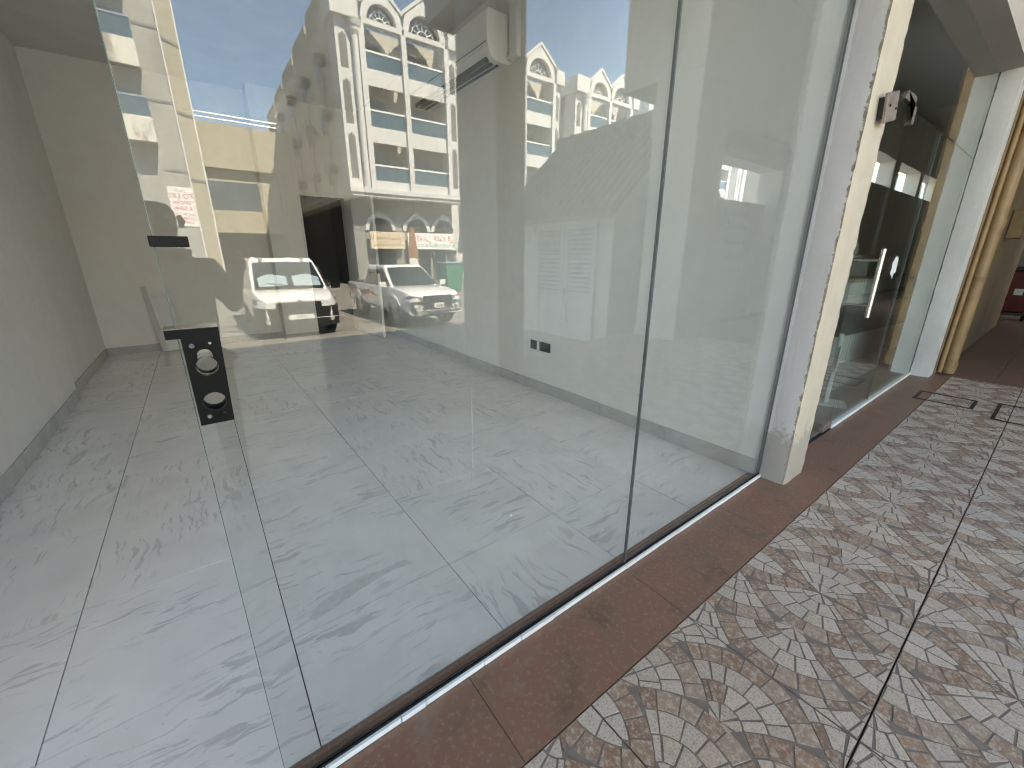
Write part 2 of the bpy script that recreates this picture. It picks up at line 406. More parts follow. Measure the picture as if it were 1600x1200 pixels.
# ================================================================== SHOP INTERIOR
XL, XR, YB, ZC = -1.04, 2.455, 6.45, 3.35
floor = struct(empty('shop_floor'))
xs = [-1.09] + [-.554 + .597 * k for k in range(6)] + [XR + .02]; ys = [.0635] + [.461 + .6015 * k for k in range(10)] + [6.46]
TM = {}
for i in range(len(xs) - 1):
    for j in range(len(ys) - 1):
        wdt, dep = round(xs[i + 1] - xs[i] - .0034, 4), round(ys[j + 1] - ys[j] - .0034, 4)
        if wdt < .02 or dep < .02: continue
        if (wdt, dep) not in TM: TM[(wdt, dep)] = MB().box(0, wdt, 0, dep, -.015, 0).mesh('floor_tile', MARBLE)
        link('floor_tile', TM[(wdt, dep)], floor, (xs[i] + .0017, ys[j] + .0017, random.uniform(-.0004, .0002)))
wl = struct(MB().box(-1.35, XL, .05, 4.33, -.02, ZC).box(-1.35, XL - .05, 4.33, 6.9, -.02, ZC).build('wall_left', WALLW))
wr = struct(MB().box(XR, XR + .25, .022, 9, -.02, ZC).build('wall_right', WALLW))
wb = MB()
wb.box(-1.35, 1.42, YB, YB + .15, -.02, ZC).box(1.42, 2.16, YB, YB + .15, 2.1, ZC).box(2.16, XR, YB, YB + .15, -.02, ZC)
wb = struct(wb.build('wall_back', WALLW))
struct(MB().box(-1.35, XR + .25, .03, 6.9, ZC, ZC + .2).build('ceiling', CEIL))
MB().box(.95, 1.41, 6.12, 6.449, -.02, ZC - .001).build('boxed_column', WALLW, wb)
# dark back room
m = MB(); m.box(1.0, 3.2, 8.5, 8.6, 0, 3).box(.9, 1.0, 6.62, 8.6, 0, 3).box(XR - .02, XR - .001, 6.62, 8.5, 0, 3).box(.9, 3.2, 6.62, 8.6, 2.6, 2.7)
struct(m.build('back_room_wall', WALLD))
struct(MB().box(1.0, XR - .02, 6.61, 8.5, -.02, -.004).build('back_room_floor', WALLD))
door = empty('back_room_door', (2.12, 6.42, 0)); tag(door, 'white painted door standing ajar at the dark back room opening', 'door')
door.rotation_euler.z = R(4.5)
MB().box(-.02, .02, -1.02, 0, .012, 2.06).build('door_leaf', PLASTW, door, bevel=.003)
MB().tube([(-.03, -.95, 1.0), (-.075, -.95, 1.0), (-.075, -.84, 1.0)], .009).build('handle', STEEL, door, 40)
MB().box(-.021, .021, -1.021, -.99, .98, 1.10).build('lock_plate', BLACK, door)
fr = MB().box(1.42, 1.47, YB - .02, YB + .16, 0, 2.1).box(2.11, 2.16, YB - .02, YB + .16, 0, 2.1).box(1.42, 2.16, YB - .02, YB + .16, 2.1, 2.15)
fr.build('door_frame', PLASTW, wb)
# skirting tiles
def skirt(parent, axis, fixed, a, b, out):
    x = a
    while x < b - .01:
        L = min(.6, b - x)
        m = MB(); h = .098 + random.uniform(-.002, .002)
        if axis == 'y': m.box(min(fixed, fixed + out), max(fixed, fixed + out), x + .001, x + L - .001, .0005, h)
        else: m.box(x + .001, x + L - .001, min(fixed, fixed + out), max(fixed, fixed + out), .0005, h)
        m.build('skirting_tile', SKIRT, parent, bevel=.001, seg=1); x += L
skirt(wr, 'y', XR, .03, 6.44, -.011); skirt(wl, 'y', XL, .06, 4.33, .011); skirt(wl, 'y', XL - .05, 4.36, 6.44, .011)
skirt(wb, 'x', YB, -1.08, .94, -.011); skirt(wb, 'x', 6.12, .95, 1.41, -.011)

# sockets
for nm, y0, wd, lab in (('wall_socket', 2.13, .086, 'narrow black wall socket, one gang, low on the white shop wall'), ('wall_socket', 2.0, .146, 'wide black wall socket beside a narrow one low on shop wall')):
    t = empty(nm, (XR, y0, .44)); tag(t, lab, 'socket')
    MB().box(-.010, -.0005, -wd, 0, -.043, .043).build('face_plate', BLACKP, t, bevel=.004)
    for q in range(1 if wd < .1 else 2):
        MB().box(-.0135, -.0101, -.03 - q * .06 - .02, -.03 - q * .06 + .006, .012, .032).build('switch', BLACKP, t, bevel=.0015, seg=1)
        for dy, dz in ((-.02, -.02), (.0, -.02), (-.01, -.004)):
            MB().box(-.0108, -.0102, -.033 - q * .06 + dy - .003, -.033 - q * .06 + dy + .003, dz - .004, dz + .004).build('pin_hole', RUBBER, t)
# split air conditioner
ac = empty('air_conditioner', (XR, 2.45, 2.77)); tag(ac, 'white split air conditioner with black louvres high on the shop wall', 'air conditioner')
prof = [(0, .0), (-.15, .0), (-.20, .03), (-.232, .09), (-.24, .16), (-.238, .33), (-.22, .345), (0, .345)]
MB().prism([(x, 0, z) for x, z in prof], (0, 1.5, 0)).build('casing', PLASTW, ac, bevel=.006)
for q in range(3):
    MB().box(-.215 + q * .05, -.185 + q * .05, 06e-2, 1.44, -.006, .034 - q * .017).build('louvre', BLACKP, ac)
MB().box(-.245, -.2385, 02e-2, 1.48, .12, .124).build('panel_gap', SILI, ac)
MB().tube([(-.03, 0, .05), (-.03, -.06, .04), (-.02, -.09, .05), (-.02, -.09, .53)], .022).build('pipe_cover', PLASTW, ac, 40)
MB().box(-.05, -.0005, -.14, -.04, .02, .549).build('trunking', PLASTW, ac, bevel=.004)

# ------------------------------------------------------------------ glass of the empty shop
def pane(x0, x1, z0, z1, label, mat=GLASS, y0=.004, y1=.016, name='glass_panel'):
    t = empty(name, (x0, 0, z0)); tag(t, label, 'glass panel')
    MB().box(0, x1 - x0, y0, y1, 0, z1 - z0).build('pane', mat, t); return t
g1 = pane(-.04, 1.223, .003, 2.79, 'frameless glass panel with a black patch lock on its free edge')
g2 = pane(1.2305, 2.452, .003, 2.79, 'frameless glass panel between the dark silicone joint and the plaster pillar')
MB().box(1.2635, 1.2700, .0045, .0155, 0, 2.765).build('silicone_joint', SILI, g1)
MB().box(1.2156, 1.2215, .001, .019, 0, 2.765).build('silicone_joint', SILI, g2)
MB().box(-.0012, -.0002, .0042, .0158, 0, 2.78).build('polished_edge', M('green_glass_edge', (.08, .15, .12), .35), g1)
# patch lock (black, keyhole cut-outs)
lock = empty('lock', (0, 0, 0)); bpy.data.objects.remove(lock)
def lockplate(y0, y1):
    o = MB().prism([(-.055, y0, 1.1360), (.0155, y0, 1.1360), (.0105, y0, .9735), (-.0370, y0, .9735), (-.0365, y0, 1.1225), (-.055, y0, 1.1225)], (0, y1 - y0, 0)).build('patch_lock', BLACK)
    cut = []
    for (cx_, cz, r) in ((-.0105, 1.073, .0155), (-.0105, 1.092, .0105), (-.0110, 1.0115, .0165)):
        cut.append(MB().tube([(cx_, -.2, cz), (cx_, .2, cz)], r, 28).build('c', BLACK))
    cut.append(MB().box(-.021, 0, -.2, .2, 1.073, 1.092).build('c', BLACK))
    boolcut(o, cut); o.parent = g1; o.location = (.04, 0, -.003)
    b = o.modifiers.new('b', 'BEVEL'); b.width = .0012; b.segments = 2; b.limit_method = 'ANGLE'
    return o
lf_ = lockplate(-.012, -.0005)
lockplate(.0205, .030)
for cx_, cz, r in ((-.0245, 1.110, .0050), (-.0005, 1.112, .0028), (-.0225, .988, .0045), (-.0012, .990, .0026)):
    MB().tube([(cx_ + .04, -.0118, cz - .003), (cx_ + .04, -.0150, cz - .003)], [r, r * .75], 14).build('screw', CHROME, g1, 40)
MB().box(-.016, .056, -.0122, .031, 1.1335, 1.1360).build('lock_cap', STEEL, g1, bevel=.0008, seg=1)
MB().tube([(.0295, -.004, 1.070), (.0295, .004, 1.070)], .0153, 24, False).build('cylinder_liner', STEEL, g1, 40)
MB().box(-.006, .042, -.003, .022, 1.2585, 1.2740).build('edge_clip', BLACK, g1, bevel=.001, seg=1)
# small marks on the glass
def blob(x, z, r, seed, y=-.0003, n=12, sq=1.0):
    rn = random.Random(seed); return [(x + r * rn.uniform(.6, 1.1) * math.cos(i * 2 * math.pi / n), y, z + sq * r * rn.uniform(.6, 1.1) * math.sin(i * 2 * math.pi / n)) for i in range(n)]
MB().prism([(p[0] + .04, p[1] + .003, p[2] - .003) for p in blob(.628, .505, .0042, 2, 0)], (0, .0008, 0)).build('paint_speck', WHITE, g1)

SMR = M('adhesive_residue', (.60, .60, .57), .45, .12, 40)
rs = random.Random(11); top_, bot_ = [], []
for k in range(15):
    u = k / 14; x = .115 + .40 * u; y = .505 + .085 * math.sin(u * 1.9) - .018 * u; wd = (.010 + .040 * math.sin(min(1, u * 1.3 + .1) * 2.6)) * rs.uniform(.75, 1.2)
    top_.append((x - wd * .45, y + wd, .0004)); bot_.append((x + wd * .3, y - wd * .35, .0004))
o = MB().prism(top_ + bot_[::-1], (0, 0, .0006)).build('residue_smear', SMR, floor)
MB().tube([(.505 + .04, .0032, .925), (.503 + .04, .0032, .80), (.495 + .04, .0032, .648), (.482 + .04, .0032, .600)], .0011, 5).build('drip_streak', M('dried_drip', (.34, .33, .31), .6), g1)
lb = empty('sliver_stand_in', (-.46, 6.36, 0)); tag(lb, 'added white folded panel standing in for a bright sliver on the back wall', 'panel'); lb.rotation_euler = (R(-4), R(-3), 0)  # panel added in place of a bright upright sliver
MB().prism([(-.07, 0, 0), (.0, -.10, 0), (.01, -.10, 0), (-.06, .004, 0)], (-.03, .0, .86)).build('folded_edge', WHITE, lb); MB().prism([(.012, -.10, 0), (.20, .0, 0), (.20, .008, 0), (.012, -.09, 0)], (-.03, 0, .70)).build('panel_face', PLASTW, lb)

# ------------------------------------------------------------------ pillars and walls of the shop front
def pillar_mat():
    g = G('two_tone_pillar'); geo = g.n('NewGeometry'); p = geo.outputs['Position']; sx = g.n('SeparateXYZ'); g.l(p, sx.inputs[0])
    nx = g.n('SeparateXYZ'); g.l(geo.outputs['True Normal'], nx.inputs[0])
    side = g.math('LESS_THAN', nx.outputs['X'], -.5)
    n1 = g.noise(p, 9, 6, .65); n2 = g.noise(p, 40, 6, .65); n3 = g.noise(g.mapv(p, (1, 1, .3)), 6, 6, .6)
    grey = g.mix(g.rampn(n3, [(.4, (0,) * 3), (.75, (.5,) * 3)]), (.58, .54, .53), (.44, .41, .39))
    ed = g.math('ADD', sx.outputs['Y'], g.math('MULTIPLY_ADD', n2, .05, .093))        # ragged mortar line along the front corner
    grey = g.mix(g.math('LESS_THAN', ed, 0.0), grey, g.rampn(n2, [(.3, (.16, .13, .10)), (.7, (.36, .31, .25))]))
    ed2 = g.math('ADD', sx.outputs['Y'], g.math('MULTIPLY_ADD', n2, .012, .008))
    grey = g.mix(g.math('GREATER_THAN', ed2, 0.0), grey, (.72, .67, .66))
    cream = g.mix(g.rampn(n1, [(.35, (0,) * 3), (.75, (.45,) * 3)]), (.54, .475, .375), (.42, .35, .26))
    cream = g.mix(g.rampn(n2, [(.62, (0,) * 3), (.75, (.35,) * 3)]), cream, (.45, .36, .25))
    c = g.mix(side, cream, grey)
    low = g.math('ADD', sx.outputs['Z'], g.math('MULTIPLY_ADD', n2, -.30, g.math('MULTIPLY', n1, -.22)))
    c = g.mix(g.rampn(low, [(0.0, (.75,) * 3), (.06, (0,) * 3)]), c, (.33, .29, .25))
    drip = g.noise(g.mapv(p, (30, 30, 1.2)), 1.0, 4, .6)
    c = g.mix(g.rampn(drip, [(.55, (0,) * 3), (.75, (.4,) * 3)]), c, (.42, .36, .28))
    g.color(c); g.set(.75, .25); g.bump(g.noise(p, 60, 7, .65), .5, .005); return g.m
def rough_box(x0, x1, y0, y1, z0, z1, step=.03, amp=.004, seed=1):
    from mathutils import noise as NZ
    b = MB(); nz = max(2, int((z1 - z0) / step)); ring = []
    nx = max(2, int((x1 - x0) / step)); ny = max(2, int((y1 - y0) / step))
    base = [(x0 + (x1 - x0) * i / nx, y0) for i in range(nx)] + [(x1, y0 + (y1 - y0) * i / ny) for i in range(ny)] + [(x1 - (x1 - x0) * i / nx, y1) for i in range(nx)] + [(x0, y1 - (y1 - y0) * i / ny) for i in range(ny)]
    cx_, cy_ = (x0 + x1) / 2, (y0 + y1) / 2
    secs = []
    for k in range(nz + 1):
        z = z0 + (z1 - z0) * k / nz; q = []
        for (x, y) in base:
            corner = (abs(x - x0) < 1e-5 or abs(x - x1) < 1e-5) and (abs(y - y0) < 1e-5 or abs(y - y1) < 1e-5)
            d = NZ.noise(Vector((x * 9 + seed, y * 9, z * 5))) * amp * .5
            if corner: d = -abs(NZ.noise(Vector((x * 3 + seed, y * 3, z * 17)))) * amp * 2.0 - .0025
            dx, dy = (1 if x > cx_ else -1), (1 if y > cy_ else -1)
            if corner: q.append((x + dx * d, y + dy * d, z))
            elif abs(x - x0) < 1e-5 or abs(x - x1) < 1e-5: q.append((x + dx * d, y, z))
            else: q.append((x, y + dy * d, z))
        secs.append(q)
    b.loft(secs); return b
PIL = pillar_mat()
p1 = rough_box(2.4555, 2.735, -.130, .021, .0006, 2.80, .03, .004, 2).build('plaster_pillar', PIL, smooth=50)
tag(p1, 'plaster pillar, grey side and cream front, between empty shop and handled door', 'pillar')
ret = plaster('white_return_paint', (.66, .64, .61), (.42, .39, .35), .5, 3, .4)
struct(MB().box(6.06, 6.30, .004, .16, 0, 2.8).build('neighbour_return', M('return_paint', (.34, .34, .30), .7)))
p2 = rough_box(6.055, 6.30, -.152, .003, .0006, 2.80, .04, .004, 9).build('plaster_pillar', ret, smooth=50)
tag(p2, 'flaking white pillar beside the tan drainpipe', 'pillar')
# wall over the openings
lint = struct(MB().box(-14, 6.30, -.150, .155, 2.803, 5.6).build('lintel_wall', plaster('lintel_paint', (.55, .51, .48), (.42, .38, .35), .4, 2, .3)))
MB().box(-14, 6.30, -.178, -.1505, 2.97, 2.985).build('drip_groove', SILI, lint)
struct(MB().box(-14, -1.06, -.12, .155, -.3, 2.80).build('wall_left_front', CREAM))
far = struct(rough_box(6.303, 11.8, -.165, .155, .0006, 5.6, .12, .008, 4).build('wall_far', TAN, smooth=50))
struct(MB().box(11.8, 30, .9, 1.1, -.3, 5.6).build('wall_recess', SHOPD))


# ================================================================== SECOND SHOP
X2 = 9.4
struct(MB().box(2.72, X2, .03, 6.0, -.021, .0).build('neighbour_floor', M('grey_floor', (.42, .41, .38), .25, .2, 2)))
m = MB(); m.box(2.716, X2 + .2, 6.0, 6.2, 0, ZC).box(X2, X2 + .2, .16, 6.0, 0, ZC); struct(m.build('neighbour_wall', M('neighbour_paint', (.74, .71, .62), .7)))
struct(MB().box(2.72, X2 + .2, .16, 6.2, ZC, ZC + .2).build('neighbour_ceiling', M('neighbour_ceiling_paint', (.74, .73, .70), .8, .06)))
dr = empty('glass_door', (3.62, 0, 0)); tag(dr, 'frameless glass door with a tall steel pull handle', 'door')
MB().box(-.875, -.012, .004, .016, .012, 2.10).build('pane', GLASS2, dr)
for y in (-.075, .095):
    hx = -.125
    MB().tube([(hx, y, .855), (hx, y, 1.285)], .0145, 16).build('pull_bar', STEEL, dr, 40)
for z in (.93, 1.215):
    MB().tube([(-.125, -.075, z), (-.125, .095, z)], .009, 10).build('standoff', STEEL, dr, 40)
MB().box(-.17, -.002, -.006, .026, .012, .075).build('bottom_patch', RUSTY, dr, bevel=.003)
g3 = pane(3.625, 6.05, .03, 2.10, 'frameless side glass between handled door and white pillar, bearing a paper scrap', GLASS2)
MB().box(.93, .936, .003, .017, 0, 2.06).build('silicone_joint', SILI, g3)
g4 = pane(2.74, 6.05, 2.112, 2.80, 'glass transom panel above the handled door', GLASS2)
MB().prism([(-.16 + .88, -.004, .0), (.12 + .88, -.004, .0), (.12 + .88, -.004, -.09), (.07 + .88, -.004, -.09), (.07 + .88, -.004, .045), (-.0 + .88, -.004, .05), (-.12 + .88, -.004, .045)], (0, .028, 0)).build('corner_patch', RUSTY, g4, bevel=.002)
MB().prism([(p[0] - 3.625, p[1], p[2] - .03) for p in blob(4.22, 1.16, .085, 5, -.0005, 16, 1.1)], (0, .0012, 0)).build('paper_scrap', WHITE, g3)
# metal plate box on the pillar
bx = empty('metal_box', (2.60, -.135, 1.88)); tag(bx, 'tilted aged metal plate box fixed on the cream pillar front', 'box'); bx.rotation_euler = (0, R(-14), R(-4)); bx.scale = (.85, .8, .85)
MB().box(-.065, .075, -.045, -.030, -.075, .06).build('front_plate', RUSTY, bx, bevel=.003)
MB().box(-.045, .055, -.030, .004, -.055, .045).build('back_box', DARKP, bx)
for a, b in ((-.03, .0), (.05, -.02)): MB().tube([(a, -.045, b), (a, -.050, b)], .006, 10).build('screw', BLACK, bx)
ib = empty('intercom_tab', (2.742, -.05, 2.04)); tag(ib, 'small black and white plastic tab behind the cream pillar', 'bracket')
MB().box(0, .05, -.02, .02, -.03, .03).build('white_tab', PLASTW, ib, bevel=.003); MB().box(.051, .075, -.022, .022, -.045, .028).build('black_tab', BLACKP, ib, bevel=.003)
# counter, jars, stand
ct = empty('shop_counter', (6.0, .62, 0)); tag(ct, 'pale shop counter with a dark middle band behind the tinted glass', 'counter'); ct.rotation_euler.z = R(-5)
MB().box(-.2, 2.6, 0, .5, 0, .34).build('base_panel', WHITE, ct); MB().box(-.2, 2.6, -.012, .5, .345, .70).build('middle_band', M('grey_laminate', (.13, .135, .14), .4), ct)
MB().box(-.2, 2.6, 0, .5, .705, .95).build('upper_panel', WHITE, ct); MB().box(-.24, 2.64, -.04, .55, .955, .99).build('counter_top', M('beige_laminate', (.5, .45, .36), .4), ct, bevel=.004)
sh = empty('wall_shelf', (5.3, .75, 1.22)); tag(sh, 'beige shelf holding coloured jars behind the tinted glass', 'shelf')
MB().box(0, 2.6, 0, .28, 0, .03).build('shelf_board', M('beige_laminate', (.5, .45, .36), .4), sh); MB().box(0, 2.6, .28, .30, -.3, .9).build('back_panel', M('beige_laminate', (.5, .45, .36), .4), sh)
for k in range(4): MB().box(.1 + k * .7, .13 + k * .7, .01, .27, -1.22, -.001).build('shelf_leg', WHITE, sh)
JC = [('orange', (.55, .18, .02)), ('dark red', (.16, .03, .025)), ('olive', (.12, .12, .06)), ('yellow', (.55, .33, .04)), ('purple', (.15, .04, .10)), ('amber', (.5, .22, .03)), ('crimson', (.35, .03, .03)), ('clear', (.4, .38, .36))]
for k, (nm, c) in enumerate(JC):
    j = empty('jar', (5.38 + k * .145, .84, 1.2505)); tag(j, nm + ' jar with a pale lid on the beige shelf behind glass', 'jar', 'jars on the shelf')
    MB().tube([(0, 0, 0), (0, 0, .012), (0, 0, .10), (0, 0, .12)], [.04, .045, .045, .032], 14).build('jar_body', M('jar_' + nm, c, .15), j, 40)
    MB().tube([(0, 0, .1205), (0, 0, .14)], .035, 14).build('lid', PLASTW, j, 40)
st = empty('display_stand', (4.25, .22, 0)); tag(st, 'slim white metal display stand just inside the handled shop door', 'stand'); st.rotation_euler.z = R(20)
MB().box(-.03, .03, -.015, .015, .02, .62).build('upright', WHITE, st, bevel=.004); MB().box(-.10, .10, -.14, .14, .0005, .02).build('foot_plate', WHITE, st, bevel=.006)
MB().box(-.07, .07, -.016, -.003, .30, .52).build('card_holder', PLASTW, st, bevel=.003); MB().box(-.045, .045, -.0195, -.0165, .34, .46).build('card', M('grey_card', (.3, .3, .3), .5), st)
m = MB()
pc = empty('poster_board', (6.6, 1.6, 1.2)); tag(pc, 'narrow pink and brown poster board standing beyond the jars', 'poster')
MB().box(0, .35, 0, .02, 0, 1.1).build('board', M('pale_card', (.5, .42, .38), .5), pc); MB().box(.08, .25, -.006, -.001, .12, 1.0).build('print', M('maroon_print', (.16, .045, .035), .5, .5, 14), pc)

# ------------------------------------------------------------------ pipes on the far wall
dp = empty('drainpipe', (6.50, -.235, 0)); tag(dp, 'thick tan painted drainpipe running up the wall', 'pipe')
TANP = M('tan_pipe_paint', (.31, .195, .09), .45, .25, 6)
MB().tube([(0, 0, .001), (0, 0, 5.5)], .056, 18).build('pipe', TANP, dp, 40)
for z in (.98, 2.35): MB().tube([(0, 0, z), (0, 0, z + .05)], .062, 18).build('clamp', M('clamp_brown', (.22, .13, .06), .5), dp, 40)
for z in (.04, 1.5): MB().tube([(0, 0, z), (0, 0, z + .09)], .064, 18).build('collar', TANP, dp, 40)
cn = MB().tube([(6.36, -.187, .02), (6.36, -.187, 5.5)], .021, 12).build('conduit', TANP, smooth=40); tag(cn, 'thin tan conduit between white pillar and thick drainpipe', 'pipe')
bp = empty('water_pipe', (6.93, -.205, 0)); tag(bp, 'blue water pipe with a white wrapped lower length on the tan wall', 'pipe')
BLUE = M('blue_pipe', (.03, .16, .32), .4)
MB().tube([(0, 0, 1.02), (0, 0, 2.05), (.0, .03, 2.09), (.05, .04, 2.10)], .016, 10).build('pipe', BLUE, bp, 40)
MB().tube([(0, 0, .06), (0, 0, .55), (0.01, 0, 1.02)], .012, 10).build('lower_pipe', BLUE, bp, 40)
MB().tube([(-.045, 0, .03), (-.05, .005, .5), (-.03, 0, .9), (-.01, 0, 1.0)], [.02, .019, .022, .026], 8).build('wrapped_sleeve', M('sleeve_white', (.6, .57, .5), .8, .5, 60, .8, 120), bp)
MB().tube([(0, 0, 2.0), (0, 0, 2.12)], .024, 10).build('valve', BLUE, bp, 40)
eb = empty('meter_box', (8.4, -.17, 1.45)); tag(eb, 'small tan meter box on the far arcade wall', 'box')
MB().box(0, .3, -.12, 0, 0, .34).build('casing', TANP, eb, bevel=.008); MB().box(.02, .28, -.126, -.1205, .03, .31).build('cover', TANP, eb, bevel=.004)
rb = empty('red_bin', (13.0, -.2, 0)); tag(rb, 'red bin on black wheels at the far end of the walkway', 'bin')
RED = M('red_plastic', (.13, .012, .012), .5)
MB().loft([[(-.25 * s, -.28 * s, z), (.25 * s, -.28 * s, z), (.25 * s, .28 * s, z), (-.25 * s, .28 * s, z)] for s, z in ((.8, .16), (1, .95))]).build('body', RED, rb, bevel=.03)
MB().box(-.28, .28, -.31, .31, .951, 1.02).build('lid', BLACKP, rb, bevel=.02)
for sx in (-1, 1):
    for sy in (-1, 1): MB().tube([(sx * .17, sy * .2 - .025, .085), (sx * .17, sy * .2 + .025, .085)], .084, 16).build('wheel', TYRE, rb, 40)
MB().box(-.20, .2, -.22, .22, .10, .158).build('base', BLACKP, rb)
MB().box(-.256, -.253, -.1, .02, .5, .62).build('sticker', WHITE, rb)

# ------------------------------------------------------------------ tile-filled manhole covers
def manhole(x0, x1, y0, y1, lab):
    t = empty('manhole_cover', ((x0 + x1) / 2, (y0 + y1) / 2, 0)); tag(t, lab, 'manhole cover', 'covers set in the walkway')
    a, b = (x1 - x0) / 2, (y1 - y0) / 2; FM = M('cover_frame_metal', (.035, .028, .024), .6)
    for q in ((-a, a, -b, -b + .022), (-a, a, b - .022, b), (-a, -a + .022, -b + .022, b - .022), (a - .022, a, -b + .022, b - .022)):
        MB().box(q[0], q[1], q[2], q[3], .0002, .0042).build('frame_bar', FM, t)
    return t
manhole(5.06, 5.40, -.585, -.205, 'square tile-filled manhole cover next to the brown border')
manhole(4.87, 5.47, -1.28, -.70, 'larger tile-filled manhole cover farther out from the shop glass')
nl = None

# ================================================================== ARCADE (outer piers, ceiling, upper storey)
struct(MB().box(-14, 62, -3.9, -.151, 5.61, 5.9).build('arcade_ceiling', CEIL))
struct(MB().box(-14, -4.12, -3.9, -3.42, -.3, 5.605).build('left_light_blocker', ARCW))  # unseen wall added to hold back light from the left bays
struct(MB().box(24.5, 24.7, -3.41, .89, -.3, 5.6).build('wall_end', ARCW))
struct(MB().box(-14, 62, -3.9, 9.5, 5.905, 8.15).build('upper_storey', BWHITE))
for x0, x1, lab in ((-.84, -.5, 'arcade pier near the open shop doorway'), (2.42, 2.76, 'arcade pier facing the glass of the empty shop, reflected beside the parked pickup'), (5.66, 6.42, 'wide arcade pier at the corner of the pump hut'), (12.2, 12.6, 'last arcade pier towards the red bin'), (-4.1, -3.76, 'arcade pier far along the walkway')):
    t = empty('arcade_pier', ((x0 + x1) / 2, -2.95, 0)); tag(t, lab, 'pier', 'outer piers of the arcade'); h = (x1 - x0) / 2
    MB().box(-h, h, -.35, .35, .0004, 3.55).build('shaft', ARCW, t, bevel=.012)
    MB().box(-h - .02, h + .02, -.36, .36, .0008, .12).build('plinth', ARCW, t, bevel=.01)
    MB().box(-h, h, -.95, .35, 3.551, 5.608).build('upper_block', ARCW, t, bevel=.012)
def arch(x0, x1, zs, lab):
    t = empty('arcade_arch', (x0, -3.4, zs)); tag(t, lab, 'arch', 'arches between the arcade piers'); L = x1 - x0; N = 17
    top = 5.606 - zs
    inn = [(L / 2 - L / 2 * math.cos(i / (N - 1) * math.pi), 0, min(top - .06, (top - .1) * math.sin(i / (N - 1) * math.pi) ** .8)) for i in range(N)]
    out = [(p[0], 0, top) for p in inn]
    MB().ring(out, inn, (0, .16, 0)).build('arch_panel', ARCW, t)
arch(-.5, 2.42, 4.3, 'plastered arch facing the glass panel with the patch lock'); arch(2.76, 5.66, 4.3, 'plastered arch over the pump hut side')
ow = struct(MB().box(6.43, 12.5, -3.9, -3.42, 2.96, 5.605).box(12.5, 30, -3.9, -3.42, 4.1, 5.605).box(10.42, 12.5, -3.9, -3.42, -.3, 2.958).build('wall_outer', ARCW))
MB().box(15.2, 30, -3.88, -3.44, -.3, 3.3).build('light_blocking_infill', ARCW, ow)  # added to cut bright reflections, sized to leave gaps that let light in
for k in range(4): MB().box(18.5 + k * 3.4, 19.0 + k * 3.4, -3.88, -3.44, 3.301, 4.099).build('outer_pier', ARCW, ow)
fl = empty('floodlight_bracket', (5.69, -3.85, 3.15)); tag(fl, 'pair of small floodlights on a bracket arm off the pier', 'floodlight')
MB().tube([(0, 0, .1), (.1, -.35, .06), (.33, -.36, .05)], .015, 8).build('arm', DARKP, fl)
for dx in (.28, .62):
    MB().prism([(dx - .08, -.42, -.03), (dx + .08, -.42, -.05), (dx + .08, -.42, .06), (dx - .08, -.42, .08)], (0, .06, 0)).build('lamp_head', DARKP, fl, bevel=.008)

# ------------------------------------------------------------------ water pump hut (virtual -> real y flipped)
HX0, HX1, HY0, HY1, HG = 5.42, 8.4, 3.70, 6.5, -.3
hut = empty('pump_hut', (0, 0, 0)); tag(hut, 'small white pump hut with louvred double doors and ribbed tile roof', 'hut')
ez, rz_ = 1.98, 3.5; rx = (HX0 + HX1) / 2
HW = plaster('hut_white', (.82, .80, .76), (.62, .58, .52), .35, 2, .3)
MB(1).prism([(HX0, HY0, HG), (HX1, HY0, HG), (HX1, HY0, ez + .1), (rx, HY0, rz_ - .1), (HX0, HY0, ez + .1)], (0, HY1 - HY0, 0)).build('wall', HW, hut)
rt = M('roof_tile_clay', (.26, .205, .175), .8, .35, 4, .3, 40)
sl_ = math.hypot(rx - HX0 + .28, rz_ - ez + .2); ang = math.atan2(rz_ - ez, rx - HX0)
roof = MB(1).prism([(HX0 - .28, HY0 - .18, ez - .12), (rx, HY0 - .18, rz_), (HX1 + .28, HY0 - .18, ez - .12), (HX1 + .28, HY0 - .18, ez - .2), (rx, HY0 - .18, rz_ - .09), (HX0 - .28, HY0 - .18, ez - .2)], (0, HY1 - HY0 + .36, 0)).build('roof', rt, hut)
nr, nc = 6, 16
tl = sl_ / nr
tmesh = MB().loft([[(0, .075 * math.cos(a), .0 + .06 * math.sin(a)) for a in [math.pi * q / 6 for q in range(7)]], [(tl * 1.08, .062 * math.cos(a), .03 + .05 * math.sin(a)) for a in [math.pi * q / 6 for q in range(7)]]]).mesh('roof_tile', rt)
for sgn in (1, -1):
    for c in range(nc):
        for r_ in range(nr):
            o = link('roof_tile', tmesh, roof)
            u0 = 1 - r_ / nr if False else r_ / nr
            px = (HX0 - .28) + (rx - HX0 + .28) * u0; pz = (ez - .12) + (rz_ - ez + .12) * u0 + .002
            if sgn < 0: px = 2 * rx - px
            ry = -math.atan2(rz_ - ez + .12, rx - HX0 + .28)
            o.location = (px, -(HY0 - .1 + c * (HY1 - HY0 + .2) / nc), pz)
            o.rotation_euler = (0, ry, 0) if sgn > 0 else (0, ry, math.pi)
rg = MB(1)
for c in range(8): y = HY0 - .18 + c * .385; rg.tube([(rx, y, rz_ + .02), (rx, y + .40, rz_ + .035)], [.11, .125], 10)
rg.build('ridge_cap', rt, roof)
dw = .76; dy0 = 4.0
